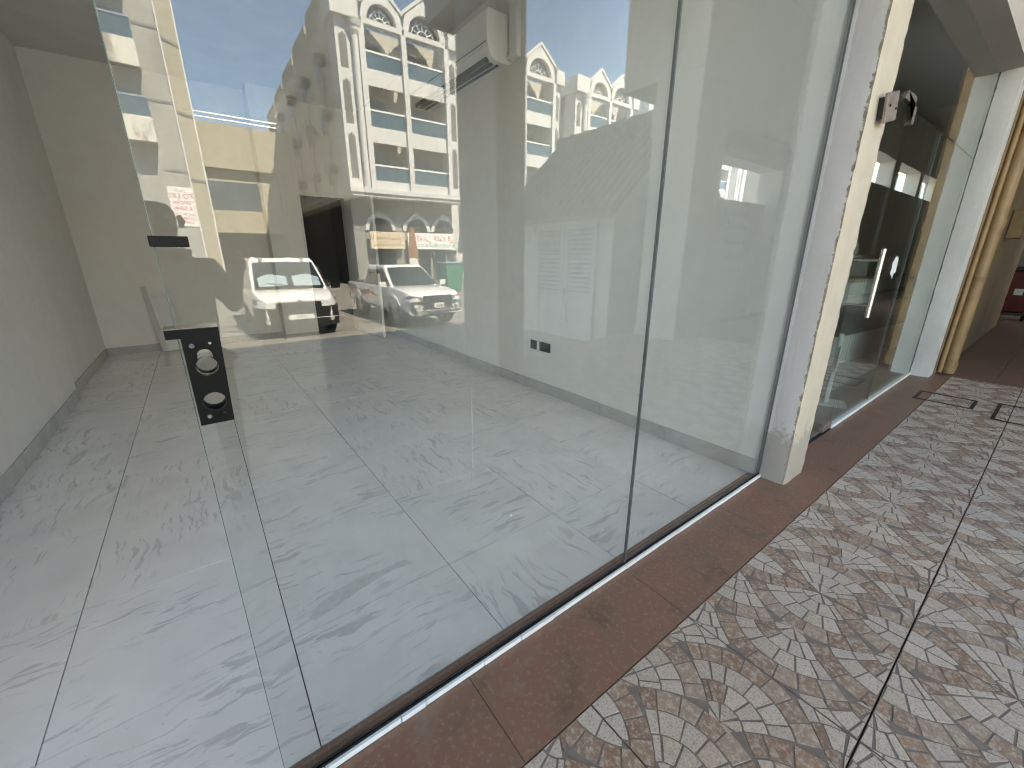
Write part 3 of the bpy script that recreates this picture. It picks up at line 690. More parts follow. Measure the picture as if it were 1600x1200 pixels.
for k in range(2):
    y0, y1 = dy0 + k * (dw + .02), dy0 + k * (dw + .02) + dw
    d = empty('louvre_door', (0, 0, 0)); d.parent = hut
    f = MB(1)
    for a in ((y0, y0 + .09, -.22, 1.80), (y1 - .09, y1, -.22, 1.80), (y0 + .09, y1 - .09, 1.68, 1.80), (y0 + .09, y1 - .09, -.22, -.12), (y0 + .09, y1 - .09, .46, .56)): f.box(HX0 - .045, HX0 - .002, *a)
    f.build('door_frame', WHITE, d)
    MB(1).box(HX0 - .025, HX0 - .004, y0 + .09, y1 - .09, -.12, .46).build('lower_panel', WHITE, d)
    ns = 14
    MB(1).box(HX0 - .0042, HX0 - .0015, y0 + .09, y1 - .09, .56, 1.68).build('louvre_gap_shade', DARKP, d)  # dark sheet paints the shade in the gaps between slats
    for s_ in range(ns):
        z = .565 + s_ * 1.11 / ns
        MB(1).prism([(HX0 - .042, y0 + .092, z), (HX0 - .034, y0 + .092, z), (HX0 - .008, y0 + .092, z + .050), (HX0 - .016, y0 + .092, z + .050)], (0, dw - .184, 0)).build('louvre_slat', WHITE, d)
    for z in (.1, .9, 1.6): MB(1).tube([(HX0 - .05, (y0 if k == 0 else y1), z), (HX0 - .05, (y0 if k == 0 else y1), z + .16)], .014, 8).build('hinge', M('hinge_grey', (.3, .3, .3), .5), d)
    if k == 0: MB(1).box(HX0 - .075, HX0 - .046, y1 - .06, y1 - .02, .55, .68).build('hasp', M('hinge_grey', (.3, .3, .3), .5), d, bevel=.004)
    else:
        sg = MB(1).box(HX0 - .052, HX0 - .0455, y0 + .10, y1 - .07, 1.30, 1.62).build('name_plate', M('sign_blue_grey', (.14, .15, .17), .5), d)
        yc = -(y0 + y1 + .03) / 2
        text('WATER', .135, WHITE, face_mat((HX0 - .0525, yc, 1.52), (0, -1, 0), (0, 0, 1)), d, sx=1.15)
        text('PUMP ROOM', .098, WHITE, face_mat((HX0 - .0525, yc, 1.385), (0, -1, 0), (0, 0, 1)), d, sx=1.0)
MB(1).box(HX0 - .02, HX0 - .001, dy0 - .06, dy0 + 1.60, 1.801, 1.87).build('door_head', WHITE, hut)
MB(1).prism([(HX0 - .02, 4.55, 1.98), (HX0 - .10, 4.55, 1.94), (HX0 - .10, 4.55, 2.03), (HX0 - .02, 4.55, 2.08)], (0, .16, 0)).build('bulkhead_lamp', M('lamp_grey', (.3, .28, .25), .4), hut)
MB(1).box(HX0 - .5, HX0 - .001, 3.9, 5.7, HG + .0004, HG + .05).build('door_step', PAVE, hut)

# white notice board and dark awning in the next bay
nb = empty('notice_board', (9.1, -3.75, -.3)); tag(nb, 'tall pale notice board with rows of faded lettering beside the pier', 'notice board')
MB().box(-1.2, 1.3, 0, .08, 0, 2.6).build('board', M('pale_board', (.62, .62, .60), .5), nb)
for z, s in ((2.3, .9), (2.05, 1.1), (1.75, 1.3), (1.45, 1.0), (1.2, 1.2)):
    for k in range(5): MB().box(-.2 + k * .17 - .0, -.2 + k * .17 + .12 * s * .9, .081, .083, z, z + .09).build('faded_letter', M('faded_grey', (.42, .42, .42), .6), nb)
for a in (-1.3, 1.2): MB().box(a, a + .1, -.05, -.001, 0, 2.55).build('post', ARCW, nb)
aw = empty('awning', (9.15, -3.75, 3.0)); tag(aw, 'dark canvas awning above the pale notice board', 'awning')
MB().prism([(-1.6, .335, -.06), (-1.6, .60, -.02), (-1.6, .62, .05), (-1.6, .335, .42)], (2.85, 0, 0)).build('canopy', M('awning_grey', (.10, .10, .095), .8), aw)

# ================================================================== BUILDINGS ACROSS THE STREET
Y0 = 29.0; GZ = -.8
def tracery(m, cx_, y, z, r):
    for a in range(1, 6):
        t = a * math.pi / 6; m.tube([(cx_ + .3 * r * math.cos(t), y, z + .3 * r * math.sin(t)), (cx_ + r * math.cos(t), y, z + r * math.sin(t))], .035, 5)
    for rr in (.35, .7): m.tube([(cx_ + rr * r * math.cos(i * math.pi / 10), y, z + rr * r * math.sin(i * math.pi / 10)) for i in range(11)], .035, 5)
def make_wing(label):
    t = empty('apartment_building', (0, 0, 0)); tag(t, label, 'building')
    W = 8.2
    side = plaster('side_cream_white', (.60, .57, .50), (.38, .35, .30), .6, .35, .1)
    MB(1).box(0, W, 1.7, 26, 5.3, 15.2).build('wall', side, t)
    MB(1).box(.2, W - .2, 1.3, 26, GZ, 5.19).build('ground_floor_wall', M('ground_floor_grey', (.30, .29, .27), .8, .2, .5), t)
    MB(1).box(-.12, W + .12, -.12, 26.05, 5.2, 5.55).build('ledge', BWHITE, t, bevel=.03)
    MB(1).box(0, W, 0, 26, 5.0, 5.198).build('ledge_moulding', BWHITE, t)
    # pilaster blocks with dark slots
    for a, b in ((0, 1.35), (7.55, 8.2)):
        MB(1).box(a, b, .25, 1.9, 5.551, 15.6).build('pilaster', BWHITE, t)
        for z0, z1 in ((6.1, 8.75), (9.3, 11.7), (12.3, 14.1)):
            c = (a + b) / 2 - (.25 if a == 0 else 0)
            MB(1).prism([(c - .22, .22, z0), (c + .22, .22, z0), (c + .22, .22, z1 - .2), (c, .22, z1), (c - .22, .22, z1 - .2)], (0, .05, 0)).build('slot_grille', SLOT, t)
    for cx_ in (1.5, 4.25, 7.35):
        MB(1).box(cx_ - .17, cx_ + .17, -.05, .4, 5.552, 14.75).build('column', BWHITE, t)
    MB(1).tube([(1.1, .1, 5.56), (1.1, .1, 14.0)], .2, 12).build('round_column', BWHITE, t, 40)
    MB(1).tube([(1.1, .1, 14.0), (1.1, .1, 14.2), (1.1, .1, 14.21), (1.1, .1, 14.45), (1.1, .1, 14.46), (1.1, .1, 14.8)], [.2, .28, .3, .34, .38, .48], 12).build('capital', BWHITE, t, 40)
    for bi, (a, b) in enumerate(((1.67, 4.08), (4.42, 7.18))):
        for fi, rail in enumerate((7.0, 10.2, 13.4)):
            lo = 5.56 if fi == 0 else rail - 1.85
            MB(1).box(a, b, .12, .28, lo, rail - .93).build('balcony_parapet', BWHITE, t)
            MB(1).box(a, b, .281, 1.7, rail - 1.3, rail - 1.1).build('balcony_slab', BWHITE, t)
            MB(1).box(a + .02, b - .02, .17, .2, rail - .925, rail - .05).build('balcony_glass', RAILG, t)
            MB(1).box(a, b, .13, .24, rail - .045, rail + .06).build('hand_rail', WHITE, t)
            wn = MB(1).box(a + .3 + .5 * bi, a + 1.7 + .5 * bi, 1.66, 1.699, rail - 1.0, rail + 1.05).build('window', BGLASS, t)
            f = MB(1)
            for q in (.28, .98, 1.68): f.box(a + q + .5 * bi, a + q + .06 + .5 * bi, 1.62, 1.658, rail - 1.0, rail + 1.05)
            f.box(a + .28 + .5 * bi, a + 1.74 + .5 * bi, 1.62, 1.658, rail + 1.05, rail + 1.12); f.build('window_frame', PLASTW, wn)
            if (bi + fi) % 2: MB(1).box(b - .75, b - .1, 1.35, 1.65, rail - .9, rail - .25).build('condenser', PLASTW, t)
        cx_ = (a + b) / 2; r = (b - a) / 2 - .25; zz = 15.05
        MB(1).box(a - .1, b + .1, -.02, .5, 14.76, zz).build('arch_sill', BWHITE, t)
        N = 13
        inn = [(cx_ - r * math.cos(i * math.pi / (N - 1)), -.02, zz + .02 + r * math.sin(i * math.pi / (N - 1))) for i in range(N)]
        pk = zz + r + .95; hw = (b - a) / 2 + .17; sh_ = zz + r * .75
        def outl(i):
            u = i / (N - 1); x = cx_ - hw + 2 * hw * u
            if i == 0 or i == N - 1: return (x, -.02, zz + .02)
            return (x, -.02, sh_ + (pk - sh_) * (1 - abs(2 * u - 1)))
        MB(1).ring([outl(i) for i in range(N)], inn, (0, .55, 0)).build('gable', BWHITE, t)
        rim = [(cx_ - hw + 2 * hw * i / (N - 1), -.1, sh_ - .05 + (pk - sh_) * (1 - abs(2 * i / (N - 1) - 1))) for i in range(N)]
        MB(1).ring([(p[0], p[1], p[2] + .22) for p in rim], rim, (0, .4, 0)).build('gable_coping', BWHITE, t)
        aw_ = MB(1).prism([(p[0], .35, p[2]) for p in inn], (0, .04, 0)).build('arch_window', BGLASS, t)
        m = MB(1); tracery(m, cx_, .32, zz + .02, r); m.build('tracery', PLASTW, aw_)
    MB(1).box(-.25, 1.36, -.15, 2.0, 14.8, 16.0).build('corner_block', BWHITE, t, bevel=.02)
    MB(1).box(7.5, W + .2, -.1, 2.0, 14.8, 15.8).build('corner_block', BWHITE, t, bevel=.02)
    # ground floor arches
    for k, c in enumerate((2.1, 4.9, 7.2)):
        N = 13; r = .85; zz = 2.95
        inn = [(c - r * math.cos(i * math.pi / (N - 1)), 1.18, zz + r * math.sin(i * math.pi / (N - 1))) for i in range(N)]
        out = [(c - 1.12 * math.cos(i * math.pi / (N - 1)), 1.18, zz + (1.12 + .22 * (i == 6) + .1 * (i in (5, 7))) * math.sin(i * math.pi / (N - 1))) for i in range(N)]
        MB(1).ring(out, inn, (0, .1, 0)).build('arch_trim', BWHITE, t)
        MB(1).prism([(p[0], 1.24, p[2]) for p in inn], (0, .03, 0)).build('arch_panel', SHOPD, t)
        MB(1).box(c - 1.0, c + 1.0, 1.22, 1.28, GZ, 1.6).build('shop_window', BGLASS, t)
        for q in (-1.0, -.02, .96): MB(1).box(c + q, c + q + .05, 1.16, 1.218, GZ, 1.6).build('shop_mullion', STEEL, t)
    return t
wing = make_wing('white apartment block with signboards below and caged coolers along its side')
PX = [9.3, 19.45, 29.55, 39.7, 49.8, 59.9]
labs = [None, 'white apartment block next in line to the one with signboards', 'white apartment block rising behind the ridge of the pump hut', 'white apartment block between the pump hut block and the two at the far end', 'white apartment block seen over the pale notice board', 'last white apartment block of the row across the street']
wings = [wing]
for k in range(1, 6):
    c = copy_tree(wing); c.location = (PX[k], -Y0, 0); c['label'] = labs[k]; wings.append(c)
wing.location = (PX[0], -Y0, 0)
for k, wg in enumerate(wings): wg['group'] = 'row of white apartment blocks'
# arched recess walls between the wings
for k in range(5):
    t = empty('link_wall', (PX[k] + 8.21, -Y0, 0)); t['group'] = 'link walls between blocks'
    tag(t, ['white link wall beside the block with signboards', 'white link wall with arched niche left of the block behind the hut ridge', 'white link wall past the block behind the hut ridge', 'white link wall before the far end blocks', 'white link wall joining the two far end blocks'][k], 'wall', 'link walls between blocks')
    L = PX[k + 1] - PX[k] - 8.22
    MB(1).box(0, L, 2.6, 3.2, GZ, 15.6).build('wall', BWHITE, t); N = 11
    inn = [(L / 2 - (L / 2 - .25) * math.cos(i * math.pi / (N - 1)), 1.9, 13.3 + .75 * math.sin(i * math.pi / (N - 1))) for i in range(N)]
    MB(1).ring([(i * L / (N - 1), 1.9, 15.6) for i in range(N)], inn, (0, .4, 0)).build('niche_head', BWHITE, t)
    for a in (0, L - .25): MB(1).box(a, a + .25, 1.9, 2.3, 5, 13.3).build('niche_jamb', BWHITE, t)
    for z in (6.2, 9.4, 12.4): MB(1).box(L / 2 - .35, L / 2 + .35, 2.56, 2.599, z, z + 1.3).build('window', BGLASS, t)
# caged coolers, windows, pipes on the side of the first block
sw = wing
for k, yy in enumerate((2.9, 7.5, 12.2, 17.5, 22.5)):
    for z in (6.6, 9.9, 13.0):
        cg = empty('cooler_cage', (0, -yy, z)); cg.parent = sw; MB().box(-.62, -.06, -.35, .35, .02, .55).build('cooler', M('cooler_grey', (.16, .155, .15), .6), cg)
        m = MB()
        for q in range(5): m.tube([(-.72, -.42 + q * .21, 0), (-.72, -.42 + q * .21, .75)], .02, 4)
        for zz in (0, .25, .5, .75): m.tube([(-.02, -.45, zz), (-.72, -.45, zz), (-.72, .45, zz), (-.02, .45, zz)], .02, 4)
        m.build('cage_bars', M('cage_cream', (.55, .5, .42), .7), cg)
        MB(1).box(-.04, -.002, yy + 1.1, yy + 2.2, z - .5, z + .9).build('window', BGLASS, sw)
    MB(1).tube([(-.09, yy + .8, 5.3), (-.09, yy + .8, 14)], .06, 6).build('down_pipe', M('cage_cream', (.55, .5, .42), .7), sw)
for k in range(5): MB(1).box(0, 1.2, 2 + k * 5.0, 6.4 + k * 5.0, 15.201, 17.0 - k * .35).build('stepped_parapet', BCREAM, sw)
# black box on the side, painting in the shade of the undercroft
gar = MB(1).box(-.012, .19, 1.4, 17, GZ, 4.6).build('garage_shade_box', M('garage_shade_black', (.012, .012, .012), .8), sw)
# signboards
sg = empty('signboard', (PX[0] + 1.15, -Y0 - .95, 1.68)); tag(sg, 'beige shop signboard with brown lettering across the street', 'sign')
MB().box(0, 2.55, 0, .16, 0, 1.15).build('panel', M('sign_beige', (.72, .60, .44), .5, .05), sg, bevel=.01)
SB = M('sign_brown', (.25, .12, .05), .5)
fm = lambda x, z: face_mat((x, .162, z), (-1, 0, 0), (0, 0, 1))
ARA1 = '\ufe93\ufead\ufe8e\ufea0\ufe98\ufee0\ufedf \ufee2\ufee4\ufee4\ufedf\ufe8d'   # lettering in visual order
text(ARA1, .48, SB, fm(1.28, .78), sg); text('AL MUTAMMIM TRADING', .20, SB, fm(1.28, .26), sg); MB().box(.25, 2.3, .161, .163, .46, .475).build('rule', SB, sg)
sg2 = empty('signboard', (PX[0] + 3.95, -Y0 - .95, 1.66)); tag(sg2, 'white signboard with red and green lettering across the street', 'sign')
MB().box(0, 3.9, 0, .16, 0, 1.15).build('panel', M('sign_white', (.82, .82, .80), .5, .03), sg2, bevel=.01)
ARA2 = '\ufedd\ufe8d \ufefb\ufeaa\ufed4\ufedf\ufe8d \ufef2\ufe91\ufe8d \ufe94\ufedb\ufeae\ufeb7'
text(ARA2, .52, M('sign_red', (.5, .03, .04), .5), fm(1.95, .78), sg2); text('AL FADLA MEDICAL CO. L.L.C', .30, M('sign_green', (.02, .22, .14), .5), fm(1.95, .26), sg2)
# brown triangular road sign seen from behind
ts = empty('road_sign', (7.55, -16.2, GZ)); tag(ts, 'triangular brown-backed road sign on a thin pole behind the pickup', 'road sign')
MB().tube([(0, 0, 0), (0, 0, 3.2)], .035, 8).build('pole', STEEL, ts, 40)
MB().prism([(-.23, .04, 1.95), (.23, .04, 1.95), (.09, .04, 3.1), (-.09, .04, 3.1)], (0, .02, 0)).build('triangle_plate', M('sign_back_brown', (.33, .17, .09), .6), ts)
MB().box(-.2, .2, .04, .06, 1.66, 1.92).build('name_plate', PLASTW, ts)
gb = empty('skip_bin', (11.4, -20.0, GZ)); tag(gb, 'green covered waste skip standing beyond the pickup', 'skip')
GREEN = M('green_cover', (.03, .22, .14), .55, .4, 3, .6, 8)
MB().loft([[(-.55 * s, -.5 * s, z), (.55 * s, -.5 * s, z), (.55 * s, .5 * s, z), (-.55 * s, .5 * s, z)] for s, z in ((.75, .15), (1, 1.5), (.96, 1.6))]).build('tub', GREEN, gb, bevel=.04)
MB().box(-.6, .6, -.55, .55, 1.601, 1.69).build('lid', M('lid_grey_blue', (.25, .3, .36), .5), gb, bevel=.03)
for sx in (-1, 1):
    MB().tube([(sx * .3, -.2, .08), (sx * .3, .2, .08)], .079, 12).build('wheel', TYRE, gb, 40)
    MB().tube([(sx * .25, 0, 1.69), (sx * .25, 0, 2.05)], .06, 8).build('handle_post', M('lid_grey_blue', (.25, .3, .36), .5), gb, 40)

# weathered building with the TO LET sheet
tb = empty('weathered_building', (0, -Y0, 0)); tag(tb, 'weathered grey building with balconies and a to-let sheet on its wall', 'building')
MB(1).box(-12, .72, 0, 14, GZ, 22).build('wall', BGREY, tb)
MB(1).prism([(.722, .0, GZ), (1.5, .75, GZ), (1.5, 14, GZ), (.722, 14, GZ)], (0, 0, 22.8)).build('corner_strip', BCREAM, tb)
for x, y in ((.70, -.06), (1.46, .70)): MB(1).box(x, x + .07, y, y + .07, GZ, 22).build('edge_trim', BWHITE, tb)
for z in (5.38, 8.58, 11.78, 15.0, 18.2):
    MB(1).box(-.25, .70, -.03, .0, z, z + .12).build('groove_band', M('groove_grey', (.2, .2, .2), .8), tb)
    MB(1).prism([(.76, -.01, z - .35), (1.46, .665, z - .35), (1.43, .70, z - .35), (.73, .02, z - .35)], (0, 0, .12)).build('groove_band', M('groove_grey', (.2, .2, .2), .8), tb)
    if z > 6:
        MB(1).box(-8, -.28, -1.0, -.85, z - 2.05, z - .95).build('balcony_parapet', PEEL, tb); MB(1).box(-8, -.28, -.85, -.001, z - 2.05, z - 1.85).build('balcony_slab', BGREY, tb)
        MB(1).box(-8, -.3, -.96, -.93, z - .945, z - .15).build('balcony_glass', RAILG, tb); MB(1).box(-8, -.28, -.99, -.90, z - .145, z - .06).build('hand_rail', STEEL, tb)
        MB(1).box(-3.0, -.9, -.04, -.002, z - 1.8, z + .4).build('window', BGLASS, tb)
tl_ = empty('to_let_sheet', (-.36, -Y0 + .035, 2.72)); tag(tl_, 'white banner with red to-let lettering on the weathered wall', 'banner')
MB().box(0, 1.06, 0, .008, 0, 1.95).build('sheet', M('sheet_white', (.78, .76, .74), .5, .04), tl_)
RD = M('banner_red', (.55, .04, .06), .5); fm2 = lambda z: face_mat((.53, .0095, z), (-1, 0, 0), (0, 0, 1))
for s_, z, q in (('TO LET', .34, 1.50), ('SHOPS', .26, 1.17), ('& 2BHK', .24, .90), ('050 745 1193', .155, .60), ('055 398 1120', .155, .40), ('06 541 2277', .15, .20)): text(s_, z, RD, fm2(q), tl_)
text('\ufead\ufe8e\ufea0\ufef3\ufefa\ufedf', .2, M('sign_brown', (.25, .12, .05), .5), fm2(1.79), tl_)

# cream low building further back
cb = empty('cream_building', (0, -46, 0)); tag(cb, 'low cream building with a wide glazed upper band between the two blocks', 'building')
MB(1).box(-6, 9.25, 0, 10, 8.4, 11.9).build('upper_wall', BCREAM, cb); MB(1).box(-6, 7.9, .6, 10, 3.15, 8.39).build('middle_wall', BCREAM, cb); MB(1).box(-6, 7.9, 0, .598, 3.15, 5.0).build('apron_wall', BCREAM, cb)
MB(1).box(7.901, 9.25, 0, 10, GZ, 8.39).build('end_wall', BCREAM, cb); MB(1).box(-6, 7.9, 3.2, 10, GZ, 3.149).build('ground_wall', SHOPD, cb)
gw = MB(1).box(-5, 6.2, .5, .59, 5.01, 7.4).build('window', BGLASS, cb)
for x in (-2, 1.5, 3.3, 4.9): MB(1).box(x, x + .09, .45, .499, 5.01, 7.4).build('mullion', DARKP, gw)
for z in (12.25, 12.6): MB(1).tube([(-6, .1, z), (9.2, .1, z)], .04, 6).build('roof_rail', STEEL, cb)
for x in (-2, 1.5, 5, 8.9): MB(1).tube([(x, .1, 11.9), (x, .1, 12.6)], .04, 6).build('rail_post', STEEL, cb)
ob = empty('orange_barrier', (1.95, -20.5, GZ)); tag(ob, 'orange and white plastic barrier standing past the van', 'barrier')
MB().prism([(-.3, 0, 0), (.3, 0, 0), (.18, 0, .55), (.15, 0, 1.05), (-.15, 0, 1.05), (-.18, 0, .55)], (0, 1.2, 0)).build('body', M('barrier_orange', (.65, .17, .04), .5), ob, bevel=.02); MB().box(-.16, .16, 0, 1.2, 1.051, 1.2).build('white_cap', PLASTW, ob)
sb = empty('sky_screen_block', (52, -8.6, GZ)); tag(sb, 'added cream block screening the sky from the tinted glass reflections', 'building')  # made-up building, put here to keep sky out of the glass reflections
MB().box(-16, 16, -8, 0, 0, 10.5).build('wall', BCREAM, sb); MB().box(-16.15, 16.15, -8.1, .12, 10.501, 10.8).build('coping', BWHITE, sb)
for k in range(8):
    for z in (2.0, 6.0): MB().box(-14 + k * 3.8, -12.4 + k * 3.8, .002, .04, z, z + 1.6).build('window', BGLASS, sb)
# dishes on roofs
for k, (x, y, z, lab) in enumerate(((28.2, 31, 16.2, 'white satellite dish on the roof left of the hut ridge block'), (39.0, 31.5, 15.2, 'pale satellite dish above the ridge of the pump hut'))):
    d = empty('satellite_dish', (x, -y, z)); tag(d, lab, 'satellite dish', 'rooftop dishes'); MB().tube([(0, 0, -.9), (0, 0, 0)], .05, 6).build('mast', STEEL, d)
    MB().tube([(0, .12, .1), (.05, .02, .16), (.09, -.06, .2)], [.7, .5, .08], 16).build('reflector', PLASTW, d, 40); MB().tube([(0, 0, .1), (0, .6, .2)], .03, 6).build('feed_arm', STEEL, d)

# ================================================================== VEHICLES (front = +X locally)
def wheel(parent, x, y, r, wd=.22):
    s = 1 if y > 0 else -1
    wt = empty('wheel', (x, y, r)); wt.parent = parent
    pr = [(.62, .06), (.9, .0), (.98, .03), (1, .06), (1, .94), (.98, .97), (.9, 1), (.62, .94)]
    m = MB(); n = 24; rings = [[m.v((r * a * math.cos(k * 2 * math.pi / n), s * (wd * (b - 1) + .0), r * a * math.sin(k * 2 * math.pi / n))) for k in range(n)] for a, b in pr]
    for i in range(len(rings)):
        for k in range(n): m.bm.faces.new((rings[i][k], rings[i][(k + 1) % n], rings[(i + 1) % len(rings)][(k + 1) % n], rings[(i + 1) % len(rings)][k]))
    m.build('tyre', TYRE, wt, 40)
    m = MB(); m.tube([(0, s * -.10, 0), (0, s * -.045, 0)], r * .615, 24)
    for k in range(6):
        a = k * math.pi / 3; c_, s_ = math.cos(a), math.sin(a); p = lambda rr, t: (rr * r * c_ - t * s_, s * -.04, rr * r * s_ + t * c_)
        m.prism([p(.1, -.03), p(.58, -.045), p(.58, .045), p(.1, .03)], (0, s * .025, 0))
    m.tube([(0, s * -.05, 0), (0, s * -.005, 0)], r * .16, 12); m.build('rim', RIM, wt, 40)
def body_loft(name, st, mat, parent, cuts, bev=.03):
    secs = []
    for x, hw, zb, zs, zt in st:
        half = [(0, zb), (hw * .86, zb), (hw * .98, zb + .12), (hw, (zb + zs) / 2), (hw * .985, zs), (hw * .93, zt - .02), (hw * .8, zt), (0, zt + .025)]
        secs.append([(x, y, z) for y, z in half] + [(x, -y, z) for y, z in half[-2:0:-1]])
    o = MB().loft(secs).build(name, mat, parent)
    cs = []
    for cx_, r, z in cuts:
        cs.append(MB().tube([(cx_, .58, z), (cx_, 1.2, z)], r, 28).build('c', mat)); cs.append(MB().tube([(cx_, -1.2, z), (cx_, -.58, z)], r, 28).build('c', mat))
    boolcut(o, cs)
    for p in o.data.polygons: p.use_smooth = True
    try: o.data.set_sharp_from_angle(angle=R(32))
    except Exception: pass
    return o
def cabin(parent, prof_b, prof_t, hb, ht, mat):
    # prof: (x rear, x front) at belt and roof
    (xr0, xf0, z0), (xr1, xf1, z1) = prof_b, prof_t
    sec = []
    for t in (0, .5, 1):
        b = math.sin(t * math.pi) * .02; xr, xf, z = xr0 + (xr1 - xr0) * t, xf0 + (xf1 - xf0) * t, z0 + (z1 - z0) * t; h = hb + (ht - hb) * t + b
        sec.append([(xr, -h * .97, z), (xf, -h * .94, z), (xf + .07, -h * .5, z), (xf + .09, 0, z), (xf + .07, h * .5, z), (xf, h * .94, z), (xr, h * .97, z), (xr - .03, 0, z)])
    top = [(p[0] * .96 + .04 * (xr1 + xf1) / 2, p[1] * .9, z1 + .055) for p in sec[-1]]
    return MB().loft(sec + [top]).build('cabin', mat, parent, bevel=.02)
def quad(parent, name, pts, mat, d=(0, 0, 0)):
    return MB().prism(pts, d).build(name, mat, parent)

# ---- pickup
pk = empty('pickup_truck', (5.42, -12.6, GZ)); tag(pk, 'white double cab pickup with side stripes parked facing the arcade', 'pickup'); pk.rotation_euler.z = R(90 - 2)
PR = .385; WF, WR = 1.5, -1.5
body_loft('body', [(-2.68, .84, .55, .95, 1.12), (-2.6, .89, .48, .95, 1.16), (-1.2, .905, .42, .95, 1.17), (.6, .905, .40, .93, 1.14), (1.1, .905, .40, .93, 1.15), (1.7, .90, .42, .92, 1.11), (2.2, .87, .45, .88, 1.04), (2.42, .80, .50, .80, .96), (2.5, .70, .52, .75, .88)], CARW, pk, [(WF, .47, PR), (WR, .47, PR)])
cabin(pk, (-1.15, 1.15, 1.1), (-.95, .32, 1.70), .84, .68, CARW)
quad(pk, 'windscreen', [(1.165, -.70, 1.17), (1.255, 0, 1.18), (1.165, .70, 1.17), (.44, .58, 1.66), (.50, 0, 1.675), (.44, -.58, 1.66)], CARGLASS, (.012, 0, .014))
for s in (1, -1):
    for a in ([(1.02, 1.15), (.16, 1.15), (.14, 1.62), (.32, 1.64)], [(.06, 1.15), (-.92, 1.15), (-.80, 1.6), (.05, 1.62)]):
        quad(pk, 'side_window', [(x, s * (.838 - (z - 1.1) * .235), z) for x, z in a], CARGLASS, (0, s * .012, .003))
    mr = quad(pk, 'door_mirror', [(.95, s * .90, 1.13), (.95, s * 1.10, 1.15), (.95, s * 1.11, 1.30), (.95, s * .92, 1.28)], CARW, (.12, 0, 0))
    quad(mr, 'mirror_arm', [(.98, s * .82, 1.14), (1.04, s * .82, 1.14), (1.04, s * .92, 1.2), (.98, s * .92, 1.2)], DARKP, (0, 0, .03))
    # headlamp: swept-back wedge
    quad(pk, 'headlamp', [(2.50, s * .46, .80), (2.40, s * .80, .80), (2.18, s * .885, .88), (2.14, s * .885, .95), (2.42, s * .78, .96), (2.52, s * .48, .92)], LAMP, (.03, s * .012, 0))
    quad(pk, 'chrome_trim', [(2.56, s * .42, .76), (2.47, s * .82, .72), (2.44, s * .83, .78), (2.56, s * .42, .81)], CHROME, (.02, 0, 0))
    MB().tube([(2.50, s * .66, .58), (2.56, s * .66, .58)], .065, 14).build('fog_lamp', LAMP, pk, 40)
    quad(pk, 'fog_surround', [(2.49, s * .56, .50), (2.46, s * .80, .50), (2.42, s * .82, .68), (2.50, s * .56, .66)], DARKP, (.02, 0, 0))
    wa = MB()
    for cx_ in (WF, WR):
        N = 15; o_ = [(cx_ - .53 * math.cos(math.pi * i / (N - 1)), s * .90, PR + .53 * math.sin(math.pi * i / (N - 1))) for i in range(N)]; i_ = [(cx_ - .465 * math.cos(math.pi * i / (N - 1)), s * .90, PR + .465 * math.sin(math.pi * i / (N - 1))) for i in range(N)]
        wa.ring(o_, i_, (0, s * .035, 0))
    wa.build('wheel_arch_flare', CARW, pk, bevel=.01)
    for k in range(7):
        x = -2.3 + k * .34; z = .88 + .02 * (k % 3)
        quad(pk, 'stripe', [(x, s * .9065, z), (x + .46, s * .9075, z - .09), (x + .40, s * .9075, z - .03), (x + .03, s * .9065, z + .07)], (M('stripe_gold', (.35, .22, .06), .4), BLACKP)[k % 2], (0, s * .003, 0))
    MB().tube([(.75, s * .885, .62), (.75, s * .91, .62)], .03, 8).build('side_repeater', M('amber', (.5, .2, .02), .3), pk)
    quad(pk, 'door_handle', [(-.35, s * .90, 1.0), (-.15, s * .90, 1.0), (-.15, s * .90, 1.04), (-.35, s * .90, 1.04)], CHROME, (0, s * .03, 0))
    for x in (WF, WR): wheel(pk, x, s * .90, PR, .26)
quad(pk, 'grille', [(2.50, -.46, .74), (2.50, .46, .74), (2.52, .46, .95), (2.52, -.46, .95)], DARKP, (.05, 0, 0))
for k in range(9):
    y = -.40 + k * .1
    if abs(y) > .06: quad(pk, 'grille_slat', [(2.551, y - .014, .76), (2.551, y + .014, .76), (2.571, y + .02, .93), (2.571, y - .006, .93)], STEEL, (.012, 0, 0))
em = MB()
for a in (90, 210, 330):
    c_ = (0 + .045 * math.cos(R(a)), .845 + .045 * math.sin(R(a))); d1 = (math.cos(R(a)), math.sin(R(a))); d2 = (-d1[1], d1[0])
    em.prism([(2.572, c_[0] + d1[0] * q + d2[0] * p_, c_[1] + d1[1] * q + d2[1] * p_) for q, p_ in ((-.045, 0), (0, -.026), (.045, 0), (0, .026))], (.014, 0, 0))
em.build('emblem', CHROME, pk)
quad(pk, 'bumper', [(2.42, -.86, .42), (2.5, -.62, .40), (2.5, .62, .40), (2.42, .86, .42), (2.42, .87, .52), (2.56, .56, .53), (2.60, 0, .53), (2.56, -.56, .53), (2.42, -.87, .52)], CARW, (0, 0, .012))
quad(pk, 'lower_intake', [(2.50, -.52, .545), (2.50, .52, .545), (2.51, .44, .70), (2.51, -.44, .70)], DARKP, (.03, 0, 0))
quad(pk, 'skid_plate', [(2.45, -.55, .36), (2.45, .55, .36), (2.50, .62, .42), (2.50, -.62, .42)], DARKP, (.02, 0, 0))
quad(pk, 'number_plate', [(2.585, -.16, .60), (2.585, .16, .60), (2.585, .16, .74), (2.585, -.16, .74)], WHITE, (.008, 0, 0))
text('98660', .10, BLACKP, face_mat((2.5945, 0, .655), (0, 1, 0), (0, 0, 1)), pk, 'plate_digits')
MB().box(-2.55, -1.2, -.72, .72, 1.176, 1.182).build('bed_floor', DARKP, pk)
